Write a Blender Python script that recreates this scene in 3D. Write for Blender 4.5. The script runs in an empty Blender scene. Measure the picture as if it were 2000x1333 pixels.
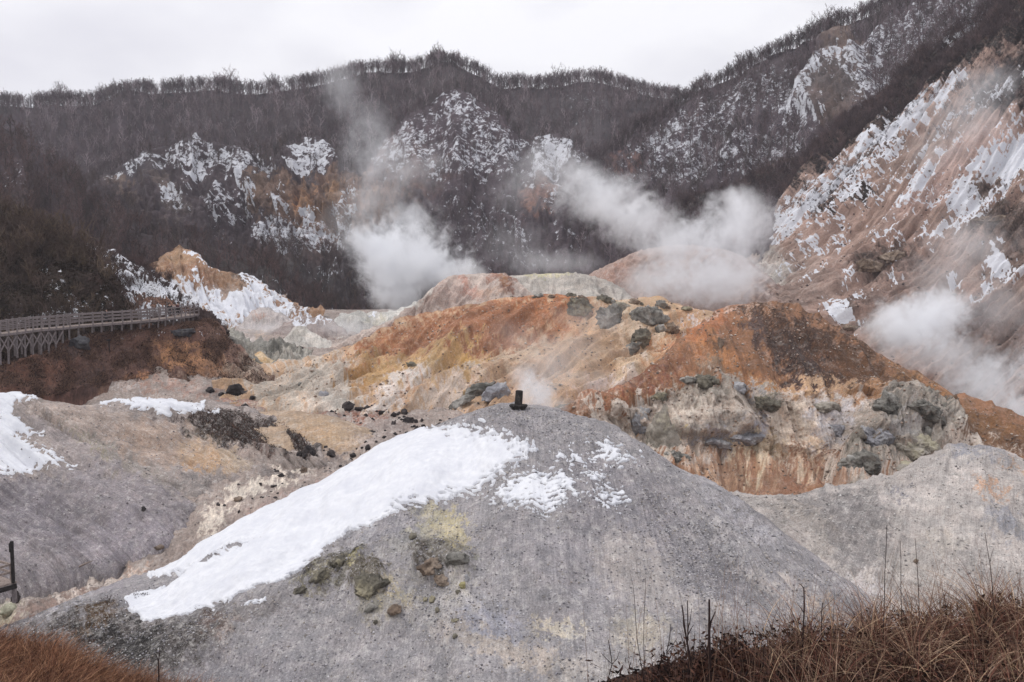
import bpy, bmesh, math, random
import numpy as np
from mathutils import Vector, Matrix, Quaternion
R = math.radians
rng = np.random.default_rng(7); random.seed(7)
SC = bpy.context.scene; COL = SC.collection

# ------------------------------------------------------------------ camera
F = 1570.0; CX = 1000.0; CY = 666.5; HOR = 560.0; CZ = 25.0
PITCH = math.atan((CY-HOR)/F)
cd = bpy.data.cameras.new('camera'); cam = bpy.data.objects.new('camera', cd); COL.objects.link(cam)
cd.sensor_width = 36; cd.lens = 36*F/2000.0; cd.clip_start = .05; cd.clip_end = 6000
cam.location = (0, 0, CZ); cam.rotation_euler = (R(90)-PITCH, 0, 0); SC.camera = cam
SP, CP = math.sin(PITCH), math.cos(PITCH)
def W(px, py, r):
    """photo pixel + forward distance -> world point"""
    px = np.asarray(px, float); py = np.asarray(py, float); r = np.asarray(r, float)
    a = (px-CX)/F; b = -(py-CY)/F
    dy = CP + b*SP; dz = -SP + b*CP
    return np.stack([a/dy*r, r+0*a, CZ + dz/dy*r], -1)
def PIX(P):
    x = P[..., 0]; y = P[..., 1]; z = P[..., 2]-CZ
    d = y*CP - z*SP; v = y*SP + z*CP
    return CX + F*x/d, CY - F*v/d

# ------------------------------------------------------------------ light
SUN_EL, SUN_AZ = R(48), R(-50)          # soft high light from the upper left
wd = bpy.data.worlds.new('World'); SC.world = wd; wd.use_nodes = True
nt = wd.node_tree; nt.nodes.clear()
def N(nt, t, **k):
    n = nt.nodes.new(t)
    for a, b in k.items(): setattr(n, a, b)
    return n
sky = N(nt, 'ShaderNodeTexSky', sky_type='NISHITA', sun_disc=False); sky.sun_elevation = SUN_EL; sky.sun_rotation = SUN_AZ
sky.dust_density = 4; sky.air_density = 1.5
hs = N(nt, 'ShaderNodeHueSaturation'); hs.inputs['Saturation'].default_value = .12
sm = N(nt, 'ShaderNodeMixRGB'); sm.inputs[0].default_value = .86
tc = N(nt, 'ShaderNodeTexCoord'); mp = N(nt, 'ShaderNodeMapping'); mp.inputs['Scale'].default_value = (1, 1, 2.2)
cn = N(nt, 'ShaderNodeTexNoise'); cn.inputs['Scale'].default_value = 2.6; cn.inputs['Detail'].default_value = 4; cn.inputs['Roughness'].default_value = .5
cr = N(nt, 'ShaderNodeValToRGB'); cr.color_ramp.elements[0].position = .36; cr.color_ramp.elements[1].position = .58
cr.color_ramp.elements[0].color = (8.2, 8.2, 9.0, 1); cr.color_ramp.elements[1].color = (10.6, 10.6, 11.1, 1)
sx = N(nt, 'ShaderNodeSeparateXYZ'); zr = N(nt, 'ShaderNodeMapRange'); zr.inputs[1].default_value = .25; zr.inputs[2].default_value = 1; zr.inputs[3].default_value = 1; zr.inputs[4].default_value = 1.35
zm = N(nt, 'ShaderNodeVectorMath', operation='SCALE')
bg = N(nt, 'ShaderNodeBackground'); bg.inputs['Strength'].default_value = .1
ow = N(nt, 'ShaderNodeOutputWorld')
L = nt.links.new
L(sky.outputs[0], hs.inputs['Color']); L(tc.outputs['Generated'], mp.inputs[0]); L(mp.outputs[0], cn.inputs['Vector'])
L(cn.outputs[0], cr.inputs[0]); L(hs.outputs[0], sm.inputs[1]); L(cr.outputs[0], sm.inputs[2]); L(tc.outputs['Generated'], sx.inputs[0]); L(sx.outputs[2], zr.inputs[0]); L(sm.outputs[0], zm.inputs[0]); L(zr.outputs[0], zm.inputs['Scale']); L(zm.outputs[0], bg.inputs[0]); L(bg.outputs[0], ow.inputs[0])
sd = bpy.data.lights.new('sun', 'SUN'); sd.energy = 1.2; sd.angle = R(18); sd.color = (1, .97, .93)
so = bpy.data.objects.new('sun', sd); COL.objects.link(so)
sdir = Vector((math.sin(SUN_AZ)*math.cos(SUN_EL), -math.cos(SUN_AZ)*math.cos(SUN_EL)*.35, math.sin(SUN_EL)))
so.rotation_euler = sdir.to_track_quat('Z', 'Y').to_euler()
SC.view_settings.view_transform = 'Standard'; SC.view_settings.look = 'None'; SC.view_settings.gamma = 1; SC.view_settings.exposure = .0
cy = SC.cycles; cy.use_denoising = True; cy.max_bounces = 8; cy.diffuse_bounces = 2; cy.glossy_bounces = 1; cy.transparent_max_bounces = 8
cy.volume_bounces = 8; cy.volume_max_steps = 128; cy.use_adaptive_sampling = True; cy.adaptive_threshold = .02
try: cy.denoising_prefilter = 'ACCURATE'
except Exception: pass

# ------------------------------------------------------------------ noise tiles
TS = 1024
def spectral(beta, seed, kmin=4, ridged=False):
    g = np.random.default_rng(seed)
    k = np.hypot(np.fft.fftfreq(TS)[:, None]*TS, np.fft.fftfreq(TS)[None]*TS); k[0, 0] = 1
    s = np.fft.fft2(g.standard_normal((TS, TS))) * np.where(k < kmin, 0, k**(-beta))
    t = np.real(np.fft.ifft2(s)); t /= t.std()
    if ridged: t = 1-np.abs(t)*1.3; t = (t-t.mean())/t.std()
    return np.clip(t, -3, 3).astype(np.float32)
T_SOFT = spectral(3.6, 1); T_FBM = spectral(3.0, 2); T_ROUGH = spectral(2.6, 3); T_EDGE = spectral(1.9, 9)
T_RIDGE = spectral(3.4, 4, ridged=True)*.85 + spectral(3.2, 5, kmin=12, ridged=True)*.14
def tex(T, x, y, wl, sx=1.0, sy=1.0, off=0.0):
    """tile lookup; wl = longest wavelength in the units of x,y"""
    u = (x/(4*wl*sx) + off*.37)*TS; v = (y/(4*wl*sy) + off*.71)*TS
    iu = np.floor(u); iv = np.floor(v); fu = (u-iu).astype(np.float32); fv = (v-iv).astype(np.float32)
    iu = iu.astype(np.int64) % TS; iv = iv.astype(np.int64) % TS; i1 = (iu+1) % TS; j1 = (iv+1) % TS
    return (T[iu, iv]*(1-fu)+T[i1, iv]*fu)*(1-fv) + (T[iu, j1]*(1-fu)+T[i1, j1]*fu)*fv
def facet(x, y, size, seed=0, tilt=.5):
    """broken rock: each cell of a jittered grid is a small tilted plane"""
    g = np.random.default_rng(1000+seed); M = 64; jx, jy, h, gx_, gy_ = g.random((M, M)), g.random((M, M)), g.normal(0, 1, (M, M)), g.normal(0, tilt, (M, M)), g.normal(0, tilt, (M, M))
    u = x/size; v = y/size; u = u+.25*tex(T_FBM, x, y, size*2); v = v+.25*tex(T_FBM, x, y, size*2, off=.7); iu = np.floor(u).astype(int); iv = np.floor(v).astype(int); best = np.full(u.shape, 9.); out = np.zeros(u.shape)
    for a in (-1, 0, 1):
        for b in (-1, 0, 1):
            I, J = (iu+a) % M, (iv+b) % M; dx = u-(iu+a+jx[I, J]); dy = v-(iv+b+jy[I, J]); d = dx*dx+dy*dy; k = d < best
            best = np.where(k, d, best); out = np.where(k, h[I, J]*.5+gx_[I, J]*dx+gy_[I, J]*dy, out)
    return out
def sstep(a, b, x):
    t = np.clip((x-a)/(b-a), 0, 1); return t*t*(3-2*t)
def lin(h):
    if isinstance(h, str):
        h = h.lstrip('#'); h = [int(h[i:i+2], 16)/255 for i in (0, 2, 4)]
    c = np.array([c/12.92 if c <= .04045 else ((c+.055)/1.055)**2.4 for c in h], np.float32)
    return c*.76+.24*float(c.mean())
GAIN = 1.24
def sdf(poly, x, y):
    """signed distance in pixels, positive inside"""
    d = np.full(x.shape, 1e9); ins = np.zeros(x.shape, bool); n = len(poly)
    for i in range(n):
        ax, ay = poly[i]; bx, by = poly[(i+1) % n]; ex, ey = bx-ax, by-ay
        t = np.clip(((x-ax)*ex+(y-ay)*ey)/(ex*ex+ey*ey+1e-9), 0, 1)
        d = np.minimum(d, (x-ax-t*ex)**2+(y-ay-t*ey)**2)
        c = (ay > y) != (by > y)
        ins ^= c & (x < ax + (y-ay)*ex/(ey if ey else 1e-9))
    return np.where(ins, 1, -1)*np.sqrt(d)

# ------------------------------------------------------------------ lofted terrain
def hermite(P, T):
    """P: K x N x 3 knots, T: parameters in 0..K-1 -> len(T) x N x 3, monotone-limited cubic"""
    K = P.shape[0]; D = np.diff(P, axis=0); M = np.zeros_like(P)
    a, b = D[:-1], D[1:]
    M[1:-1] = np.where(a*b > 0, 2*a*b/(a+b+1e-12*np.sign(a+b)), 0)
    M[0] = D[0]; M[-1] = D[-1]
    i = np.clip(np.floor(T).astype(int), 0, K-2); t = (T-i)[:, None, None]
    h00 = 2*t**3-3*t**2+1; h10 = t**3-2*t**2+t; h01 = -2*t**3+3*t**2; h11 = t**3-t**2
    return h00*P[i]+h10*M[i]+h01*P[i+1]+h11*M[i+1]
def pchip1(xk, yk, x):
    xk = np.asarray(xk, float); yk = np.asarray(yk, float); h = np.diff(xk); d = np.diff(yk)/h; m = np.zeros(len(xk))
    for i in range(1, len(xk)-1):
        m[i] = 0 if d[i-1]*d[i] <= 0 else (h[i-1]+h[i])/(h[i-1]/d[i]+h[i]/d[i-1])
        if d[i-1]*d[i] <= 0: m[i] = .25*(d[i-1]+d[i])
    m[0] = d[0]; m[-1] = d[-1]
    i = np.clip(np.searchsorted(xk, x)-1, 0, len(h)-1); t = (x-xk[i])/h[i]; H = h[i]
    return (2*t**3-3*t**2+1)*yk[i]+(t**3-2*t**2+t)*H*m[i]+(-2*t**3+3*t**2)*yk[i+1]+(t**3-t**2)*H*m[i+1]
LAY = {}
def grid_mesh(name, P, mats, attrs, skip=None):
    nr, nc = P.shape[:2]; n = nr*nc
    me = bpy.data.meshes.new(name); me.vertices.add(n); me.vertices.foreach_set('co', P.reshape(-1).astype(np.float32))
    idx = np.arange(n).reshape(nr, nc)
    q = np.stack([idx[:-1, :-1], idx[:-1, 1:], idx[1:, 1:], idx[1:, :-1]], -1).reshape(-1, 4)
    if skip is not None:
        q = q[~skip.reshape(-1)[q].all(1)]
    m = len(q); me.loops.add(m*4); me.loops.foreach_set('vertex_index', q.reshape(-1).astype(np.int32))
    me.polygons.add(m); me.polygons.foreach_set('loop_start', (np.arange(m)*4).astype(np.int32)); me.polygons.foreach_set('loop_total', np.full(m, 4, np.int32))
    me.polygons.foreach_set('use_smooth', np.ones(m, bool))
    for k, v in attrs.items():
        if v.ndim == 2:
            a = me.attributes.new(k, 'FLOAT', 'POINT'); a.data.foreach_set('value', v.reshape(-1).astype(np.float32))
        else:
            a = me.attributes.new(k, 'FLOAT_VECTOR', 'POINT'); a.data.foreach_set('vector', v.reshape(-1).astype(np.float32))
    me.update(); me.validate(); me.materials.append(mats)
    return me
def terrain(key, name, label, lines, base, mat, du=2.0, dv=2.2, back=((3, -.8), (14, -12)), under=(2, 6), disp=(), zones=(), snow=(), warp=7, kind='structure', cat='hill', snow0=0.0, relief=(), shear=0.0, gk=1.0, ck=1.0, sat=1.1, hue=(1, 1, 1)):
    """lines: polylines (px, py, distance) from the near foot to the crest"""
    allx = [p[0] for l in lines for p in l]; x0, x1 = min(allx), max(allx); nc = int((x1-x0)/du)+1
    K = []
    for l in lines:
        l = sorted(l); xs = np.linspace(l[0][0], l[-1][0], nc)
        a = np.array(l, float)
        K.append(W(xs, pchip1(a[:, 0], a[:, 1], xs), pchip1(a[:, 0], a[:, 2], xs)))
    first = K[0].copy(); first[:, 1] -= under[0]; first[:, 2] -= under[1]; K.insert(0, first)
    for d, h in back:
        b = K[-1].copy() if (d, h) == back[0] else crest.copy()
        if (d, h) == back[0]: crest = K[-1].copy()
        b[:, 1] += d; b[:, 0] *= 1+d/np.maximum(crest[:, 1], 1)*.9; b[:, 2] = crest[:, 2]+h; K.append(b)
    K = np.array(K)
    # rows by pixel length of each band
    T = []
    for k in range(len(K)-1):
        p0, q0 = PIX(K[k]); p1, q1 = PIX(K[k+1]); ln = np.percentile(np.hypot(p1-p0, q1-q0), 85)
        if k == 0: n = 6
        elif k >= len(lines): n = 10
        else: n = max(6, int(ln/dv))
        T += list(k+np.arange(n)/n)
    T.append(len(K)-1); T = np.array(T)
    P = hermite(K, T)
    # slope coordinates in metres
    fu = np.cumsum(np.concatenate([[0], np.linalg.norm(np.diff(K[len(lines)], axis=0), axis=1)]))
    seg = np.linalg.norm(np.diff(P, axis=0), axis=2).mean(1); ft = np.cumsum(np.concatenate([[0], seg]))
    U = np.broadcast_to(fu[None], P.shape[:2])+0.0; V = np.broadcast_to(ft[:, None], P.shape[:2])+0.0
    gx, gy = PIX(P); gy = np.where(P[..., 1] > 1, gy, 3000)
    if isinstance(shear, tuple):          # streaks fan out from a summit: (pixel column of the summit, rate)
        i0 = int(np.argmin(np.abs(gx[-20]-shear[0]))); vc = ft[int(np.argmin(np.abs(T-len(lines))))]
        U = (U-fu[i0])/(1+shear[1]*np.maximum(vc-V, -5)); 
    else: U = U + V*shear
    du_ = np.gradient(P, axis=1); dv_ = np.gradient(P, axis=0); nrm = np.cross(du_, dv_); nrm /= np.linalg.norm(nrm, axis=2, keepdims=True)+1e-9
    seed = sum(map(ord, key))*.013
    H = np.zeros(P.shape[:2])
    for r in relief:
        H += r(gx, gy, U, V)
    crest_k = .3+.7*sstep(0, .5, np.abs(T-len(lines)))[:, None]
    for d in disp:
        Tt, wl, amp = d[:3]; amp = amp*(.5 if Tt is T_SOFT else .6); sx = d[3] if len(d) > 3 else 1; sy = d[4] if len(d) > 4 else 1
        h = facet(U/sx, V/sy, wl, int(wl*7))*amp if Tt is None else tex(Tt, U, V, wl, sx, sy, seed)*amp
        if len(d) > 5: h = h*d[5](gx, gy)
        H += h
    # the crest keeps its traced outline apart from small bumps
    P = P + nrm*(H*crest_k)[..., None]
    # mineral colours that belong to the ground itself
    wl = 26.0
    wx = gx + warp*(tex(T_EDGE, gx, gy, 40, off=.1+seed)+.5*tex(T_EDGE, gx, gy, 9, off=.3+seed)); wy = gy + warp*(tex(T_EDGE, gx, gy, 40, off=.6+seed)+.5*tex(T_EDGE, gx, gy, 9, off=.8+seed))
    C = np.broadcast_to(lin(base)*GAIN, P.shape).copy()
    for z in zones:
        C = paint(C, z, wx, wy, gx, gy)
    if ck != 1:
        lu = C.mean(-1, keepdims=True); l2 = np.clip(lu.mean()+(lu-lu.mean())*ck, .018, .8); C = np.clip(lu+(C-lu)*sat, .01, 1)*l2/lu
    chroma = np.clip((C.max(-1, keepdims=True)-C.min(-1, keepdims=True))/(C.mean(-1, keepdims=True)+.02)*1.3-.35, 0, 1); C = C*(1+(np.array(hue)-1)*chroma)
    C = C*gk
    S = np.full(P.shape[:2], float(snow0))
    for z in snow:
        m = zmask(z, wx, wy); S = S*(1-m)+z[-1]*m
    if mat is M_far: S = np.where(S > .02, np.minimum(S, .80)-.05-.05*tex(T_EDGE, gx, gy, 30, off=.2), S)
    me = grid_mesh(name, P, mat, {'tint': C, 'snow': S, 'flow': np.stack([U, V, 0*U], -1)})
    o = bpy.data.objects.new(name, me); COL.objects.link(o); o['kind'] = kind
    if label: o['label'] = label
    X, Y = PIX(P)
    LAY[key] = dict(P=P, X=X, Y=Y, U=U, V=V, n=nrm, gx=gx, gy=gy, nvis=len(lines), o=o, T=T, C=C, S=S)
    return o
def zmask(z, x, y):
    if z[0] == 'e':                       # ellipse: cx, cy, rx, ry, angle, soft
        _, cx, cy, rx, ry, an, soft = z[:7]; a = R(an); dx = x-cx; dy = y-cy
        u = (dx*math.cos(a)+dy*math.sin(a))/rx; v = (-dx*math.sin(a)+dy*math.cos(a))/ry
        return 1-sstep(1-soft, 1+soft*.6, np.hypot(u, v))
    _, pts, soft = z[:3]                  # polygon, soft edge in pixels
    xs = [p[0] for p in pts]; ys = [p[1] for p in pts]; m = np.zeros(x.shape)
    b = (x > min(xs)-soft-2) & (x < max(xs)+soft+2) & (y > min(ys)-soft-2) & (y < max(ys)+soft+2)
    if b.any(): m[b] = sstep(-soft, soft, sdf(pts, x[b], y[b]))
    return m
def paint(C, z, x, y, gx, gy):
    col, s = z[-2], z[-1]; m = zmask(z, x, y)
    b = (m > .01) & (m < 2)
    if b.any(): m[b] *= np.clip(.86+.2*tex(T_EDGE, x[b], y[b], 22, off=(z[-1]*7+z[1] if z[0] == 'e' else .3)), .35, 1.05)
    m = (np.clip(m, 0, 1)*s)[..., None]
    return C*(1-m)+lin(col)*GAIN*m
def E(cx, cy, rx, ry, an, col, s=.9, soft=.45): return ('e', cx, cy, rx, ry, an, soft, col, s)
def G(pts, col, s=.95, soft=6): return ('p', pts, soft, col, s)
def SE(cx, cy, rx, ry, an, cov, soft=.4): return ('e', cx, cy, rx, ry, an, soft, cov)
def SG(pts, cov, soft=6): return ('p', pts, soft, cov)
def at(key, px, py):
    l = LAY[key]; k = l['nvis']
    d = (l['X']-px)**2+(l['Y']-py)**2 + np.where(l['T'] > k+.3, 1e6, 0)[:, None]
    i = np.unravel_index(np.argmin(d), d.shape); return l['P'][i].copy()

# ------------------------------------------------------------------ materials
def new_mat(name):
    m = bpy.data.materials.new(name); m.use_nodes = True; m.node_tree.nodes.clear(); return m, m.node_tree
def math_(nt, op, a, b=None, clamp=False):
    n = N(nt, 'ShaderNodeMath', operation=op); n.use_clamp = clamp
    for i, v in enumerate((a, b)):
        if v is None: continue
        if isinstance(v, (int, float)): n.inputs[i].default_value = v
        else: nt.links.new(v, n.inputs[i])
    return n.outputs[0]
def mrange(nt, v, a, b, c, d, smooth=False):
    n = N(nt, 'ShaderNodeMapRange'); n.interpolation_type = 'SMOOTHSTEP' if smooth else 'LINEAR'
    nt.links.new(v, n.inputs[0])
    for i, x in zip((1, 2, 3, 4), (a, b, c, d)): n.inputs[i].default_value = x
    return n.outputs[0]
def noise(nt, vec, scale, detail=6, rough=.6, dist=0, stretch=None):
    if stretch:
        mp = N(nt, 'ShaderNodeMapping'); mp.inputs['Scale'].default_value = stretch; nt.links.new(vec, mp.inputs[0]); vec = mp.outputs[0]
    n = N(nt, 'ShaderNodeTexNoise'); n.inputs['Scale'].default_value = scale; n.inputs['Detail'].default_value = detail
    n.inputs['Roughness'].default_value = rough; n.inputs['Distortion'].default_value = dist; nt.links.new(vec, n.inputs['Vector']); return n.outputs[0]
def mixc(nt, f, a, b, mode='MIX'):
    n = N(nt, 'ShaderNodeMixRGB', blend_type=mode)
    for i, v in enumerate((f, a, b)):
        if isinstance(v, (int, float)): n.inputs[i].default_value = v
        elif isinstance(v, (tuple, list, np.ndarray)): n.inputs[i].default_value = (*v[:3], 1)
        else: nt.links.new(v, n.inputs[i])
    return n.outputs[0]
def ground_mat(name, m, contrast=.35, streak=.25, speck=.25, pale=.2, rust=.1, bump=.5, snow_wl=1.0, snow_st=(1, 1, 1), light_speck=.2, warm=.12, snow_edge=.05, snow_mix=False, snow_dim=1.0):
    """m = metres of the finest detail the camera can make out here"""
    mt, nt = new_mat(name); L = nt.links.new
    at_ = N(nt, 'ShaderNodeAttribute', attribute_name='tint'); fl = N(nt, 'ShaderNodeAttribute', attribute_name='flow').outputs['Vector']
    sn = N(nt, 'ShaderNodeAttribute', attribute_name='snow').outputs['Fac']
    P = N(nt, 'ShaderNodeNewGeometry').outputs['Position']
    c = at_.outputs['Color']
    big = noise(nt, P, .06/m, 5, .6); fine = noise(nt, P, .55/m, 6, .72); st = noise(nt, fl, .5/m, 5, .65, stretch=(1, .09, 1))
    c = mixc(nt, mrange(nt, big, .35, .7, 0, warm*2), c, mixc(nt, 1, c, (1.15, .9, .76), 'MULTIPLY'))
    c = mixc(nt, mrange(nt, noise(nt, P, .12/m, 6, .7, .6), .52, .68, 0, pale), c, (.52, .50, .47))
    c = mixc(nt, mrange(nt, noise(nt, P, .3/m, 7, .75, .3), .56, .66, 0, rust), c, mixc(nt, 1, c, (.72, .50, .36), 'MULTIPLY'))
    c = mixc(nt, mrange(nt, noise(nt, P, .22/m, 8, .8, .5), .55, .60, 0, pale*.8), c, (.58, .56, .53))
    k = math_(nt, 'ADD', mrange(nt, fine, .25, .75, 1-contrast, 1+contrast), mrange(nt, st, .3, .7, -streak, streak))
    k = math_(nt, 'MULTIPLY', k, mrange(nt, big, .3, .7, 1-contrast*.4, 1+contrast*.4))
    k = math_(nt, 'MULTIPLY', k, mrange(nt, noise(nt, P, .018/m, 6, .62, .7), .34, .66, .80, 1.18))
    kk = N(nt, 'ShaderNodeCombineColor'); [L(k, kk.inputs[i]) for i in range(3)]
    c = mixc(nt, 1, c, kk.outputs[0], 'MULTIPLY')
    vo = N(nt, 'ShaderNodeTexVoronoi'); vo.inputs['Scale'].default_value = .5/m; vo.inputs['Randomness'].default_value = 1; L(P, vo.inputs['Vector'])
    dk = math_(nt, 'MULTIPLY', mrange(nt, vo.outputs['Distance'], .1, .2, 1, 0), mrange(nt, big, .42, .62, 0, speck))
    c = mixc(nt, dk, c, (.035, .03, .028))
    v2 = N(nt, 'ShaderNodeTexVoronoi'); v2.inputs['Scale'].default_value = .8/m; L(P, v2.inputs['Vector'])
    lk = math_(nt, 'MULTIPLY', mrange(nt, v2.outputs['Distance'], .1, .22, 1, 0), light_speck)
    c = mixc(nt, lk, c, (.62, .6, .58))
    # snow lying on the ground where its share says so
    sf = noise(nt, fl, 1/snow_wl, 8, .7, .25, stretch=snow_st)
    if snow_mix: sf = math_(nt, 'ADD', math_(nt, 'MULTIPLY', sf, .5), math_(nt, 'MULTIPLY', mrange(nt, noise(nt, P, 2.4/snow_wl, 5, .75), .28, .72, .2, .8), .5))
    sn2 = math_(nt, 'SUBTRACT', sn, mrange(nt, sf, .28, .72, 0, 1))
    sm = mrange(nt, sn2, -snow_edge, snow_edge, 0, 1, True)
    sm = math_(nt, 'MULTIPLY', sm, mrange(nt, sn, .01, .06, 0, 1))
    c = mixc(nt, sm, c, mixc(nt, mrange(nt, fine, .3, .7, 0, 1), tuple(np.array((.62, .63, .68))*snow_dim), tuple(np.array((.72, .73, .76))*snow_dim)))
    b = N(nt, 'ShaderNodeBsdfPrincipled'); b.inputs['Roughness'].default_value = .92; b.inputs['Specular IOR Level'].default_value = .2
    L(c, b.inputs['Base Color'])
    bp = N(nt, 'ShaderNodeBump'); bp.inputs['Strength'].default_value = bump*.7; bp.inputs['Distance'].default_value = m*1.3
    hgt = math_(nt, 'ADD', math_(nt, 'MULTIPLY', fine, 1.0), math_(nt, 'ADD', math_(nt, 'MULTIPLY', vo.outputs['Distance'], -.5), math_(nt, 'MULTIPLY', sm, .5)))
    L(hgt, bp.inputs['Height']); L(bp.outputs[0], b.inputs['Normal'])
    o = N(nt, 'ShaderNodeOutputMaterial'); L(b.outputs[0], o.inputs[0]); return mt
def simple_mat(name, col, col2=None, scale=3, rough=.85, bump=.3, detail=6, obj=True, dist=.02):
    mt, nt = new_mat(name); L = nt.links.new
    tc = N(nt, 'ShaderNodeTexCoord').outputs['Object']; n = noise(nt, tc, scale, detail, .65)
    c1 = lin(col)*GAIN; c2 = lin(col2)*GAIN if col2 else c1*.6
    c = mixc(nt, mrange(nt, n, .35, .65, 0, 1), c1, c2)
    b = N(nt, 'ShaderNodeBsdfPrincipled'); b.inputs['Roughness'].default_value = rough; b.inputs['Specular IOR Level'].default_value = .25; L(c, b.inputs['Base Color'])
    bp = N(nt, 'ShaderNodeBump'); bp.inputs['Strength'].default_value = bump; bp.inputs['Distance'].default_value = dist; L(n, bp.inputs['Height']); L(bp.outputs[0], b.inputs['Normal'])
    o = N(nt, 'ShaderNodeOutputMaterial'); L(b.outputs[0], o.inputs[0]); return mt
def tint_mat(name, rough=.9, vary=.25, scale=2.0):
    mt, nt = new_mat(name); L = nt.links.new
    c = N(nt, 'ShaderNodeAttribute', attribute_name='tint').outputs['Color']
    P = N(nt, 'ShaderNodeNewGeometry').outputs['Position']; n = noise(nt, P, scale, 3, .6)
    k = mrange(nt, n, .3, .7, 1-vary, 1+vary); kk = N(nt, 'ShaderNodeCombineColor'); [L(k, kk.inputs[i]) for i in range(3)]
    b = N(nt, 'ShaderNodeBsdfPrincipled'); b.inputs['Roughness'].default_value = rough; b.inputs['Specular IOR Level'].default_value = .15
    L(mixc(nt, 1, c, kk.outputs[0], 'MULTIPLY'), b.inputs['Base Color'])
    o = N(nt, 'ShaderNodeOutputMaterial'); L(b.outputs[0], o.inputs[0]); return mt
M_far = ground_mat('woodland_floor', .35, contrast=.5, streak=.2, speck=.2, pale=.0, bump=.6, snow_wl=3.4, snow_st=(1, 1.3, 1), snow_mix=True, snow_dim=.80, warm=.1, light_speck=.05, snow_edge=.09)
M_right = ground_mat('pink_scree', .22, contrast=.3, streak=.28, speck=.5, pale=.15, bump=.6, snow_wl=5, snow_st=(3.0, .22, 1), snow_mix=True, light_speck=.12, snow_edge=.03)
M_mid = ground_mat('mineral_crust', .14, contrast=.46, streak=.16, speck=.6, pale=.35, bump=.9, snow_wl=3, light_speck=.2)
M_crust = ground_mat('orange_crust', .11, contrast=.40, streak=.16, speck=.35, pale=.16, bump=.8, snow_wl=3, light_speck=.1)
M_near = ground_mat('grey_gravel', .055, contrast=.46, streak=.2, speck=.35, pale=.42, rust=.22, bump=.9, snow_wl=1.6, light_speck=.3, warm=.1)
M_leafy = ground_mat('leaf_litter', .1, contrast=.5, streak=.1, speck=.6, pale=.0, bump=.9, snow_wl=2.6, light_speck=.02)

# ================================================================== TERRAIN
me = bpy.data.meshes.new('ground'); me.from_pydata([(-3000, -400, CZ-24.5), (3000, -400, CZ-24.5), (3000, 5000, CZ-24.5), (-3000, 5000, CZ-24.5)], [], [(0, 1, 2, 3)])
me.materials.append(simple_mat('ground_soil', '8a7f7c', '6d6460', .3)); o = bpy.data.objects.new('ground', me); COL.objects.link(o); o['kind'] = 'structure'

FARDISP = [(T_SOFT, 60, 4.0, .7, 2.0), (T_RIDGE, 26, 1.0, .6, 1.8), (T_FBM, 8, .4)]
# ---- far mountain with the long wooded crest
terrain('far', 'mountain', 'long dark wooded mountain across the head of the valley', [
 [(-250, 600, 300), (500, 600, 300), (1500, 600, 300)],
 [(-250, 400, 350), (500, 400, 350), (1500, 420, 340)],
 [(-250, 215, 425), (0, 206, 430), (60, 210, 430), (130, 208, 430), (200, 198, 430), (270, 188, 430), (340, 180, 430), (400, 178, 430), (470, 184, 432), (540, 178, 434), (600, 170, 436), (650, 160, 436), (700, 148, 436), (780, 140, 436), (870, 132, 436), (930, 146, 436), (985, 172, 440), (1040, 175, 445), (1100, 166, 450), (1140, 158, 450), (1200, 168, 450), (1260, 186, 450), (1320, 198, 450), (1400, 205, 450), (1500, 210, 450)]],
 '3d3639', M_far, 2.6, 2.6, disp=FARDISP,
 zones=[E(150, 260, 260, 60, 0, '3d3138', .7), E(850, 170, 150, 40, 0, '45403f', .5), E(1130, 260, 160, 70, 20, '474346', .6), E(400, 420, 300, 60, 0, '38343a', .6)],
 snow=[SE(1150, 205, 60, 22, 30, .38), SE(1150, 240, 50, 14, 0, .3), SE(80, 215, 30, 6, 15, .3), SE(90, 250, 50, 8, 0, .3), SE(320, 250, 50, 6, -10, .3)], warp=12)
# ---- central snowy pyramid spur
terrain('pyramid', 'mountain', 'pyramid shaped snow dusted spur below the wooded crest', [
 [(560, 620, 232), (900, 610, 235), (1300, 600, 232)],
 [(560, 560, 255), (900, 400, 280), (1300, 560, 250)],
 [(560, 560, 300), (600, 520, 305), (640, 460, 312), (700, 365, 322), (760, 268, 330), (830, 206, 334), (890, 172, 336), (940, 196, 334), (1000, 246, 330), (1050, 296, 326), (1100, 352, 318), (1180, 438, 308), (1260, 520, 300), (1300, 560, 296)]],
 '443a40', M_far, 2.3, 2.3, disp=[(T_SOFT, 40, 3, .6, 2), (T_RIDGE, 20, 1.3, .6, 1.6), (T_FBM, 6, .5)],
 zones=[E(760, 330, 110, 70, 10, '6b5247', .5), E(720, 380, 90, 45, 0, '7d5d48', .7), E(900, 430, 220, 60, 0, '3a3439', .6), E(800, 560, 200, 50, 0, '413c40', .6)],
 snow=[SG([(640, 440), (760, 280), (840, 205), (890, 168), (940, 195), (1055, 300), (1030, 330), (980, 345), (900, 350), (830, 345), (800, 320), (740, 330), (700, 340)], .50, 14),
       SE(870, 240, 50, 60, 0, .36), SE(890, 195, 45, 26, 0, .56), SE(985, 300, 40, 20, 35, .54), SE(900, 330, 90, 25, 5, .5), SE(780, 290, 60, 30, -30, .56),
       SE(940, 410, 130, 30, 15, .38), SE(960, 470, 90, 25, 25, .42), SE(1060, 500, 90, 30, -20, .35), SE(990, 530, 70, 20, -25, .5), SE(680, 560, 40, 20, 0, .42), SE(900, 520, 40, 14, 10, .5)], warp=14, shear=0)
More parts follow.
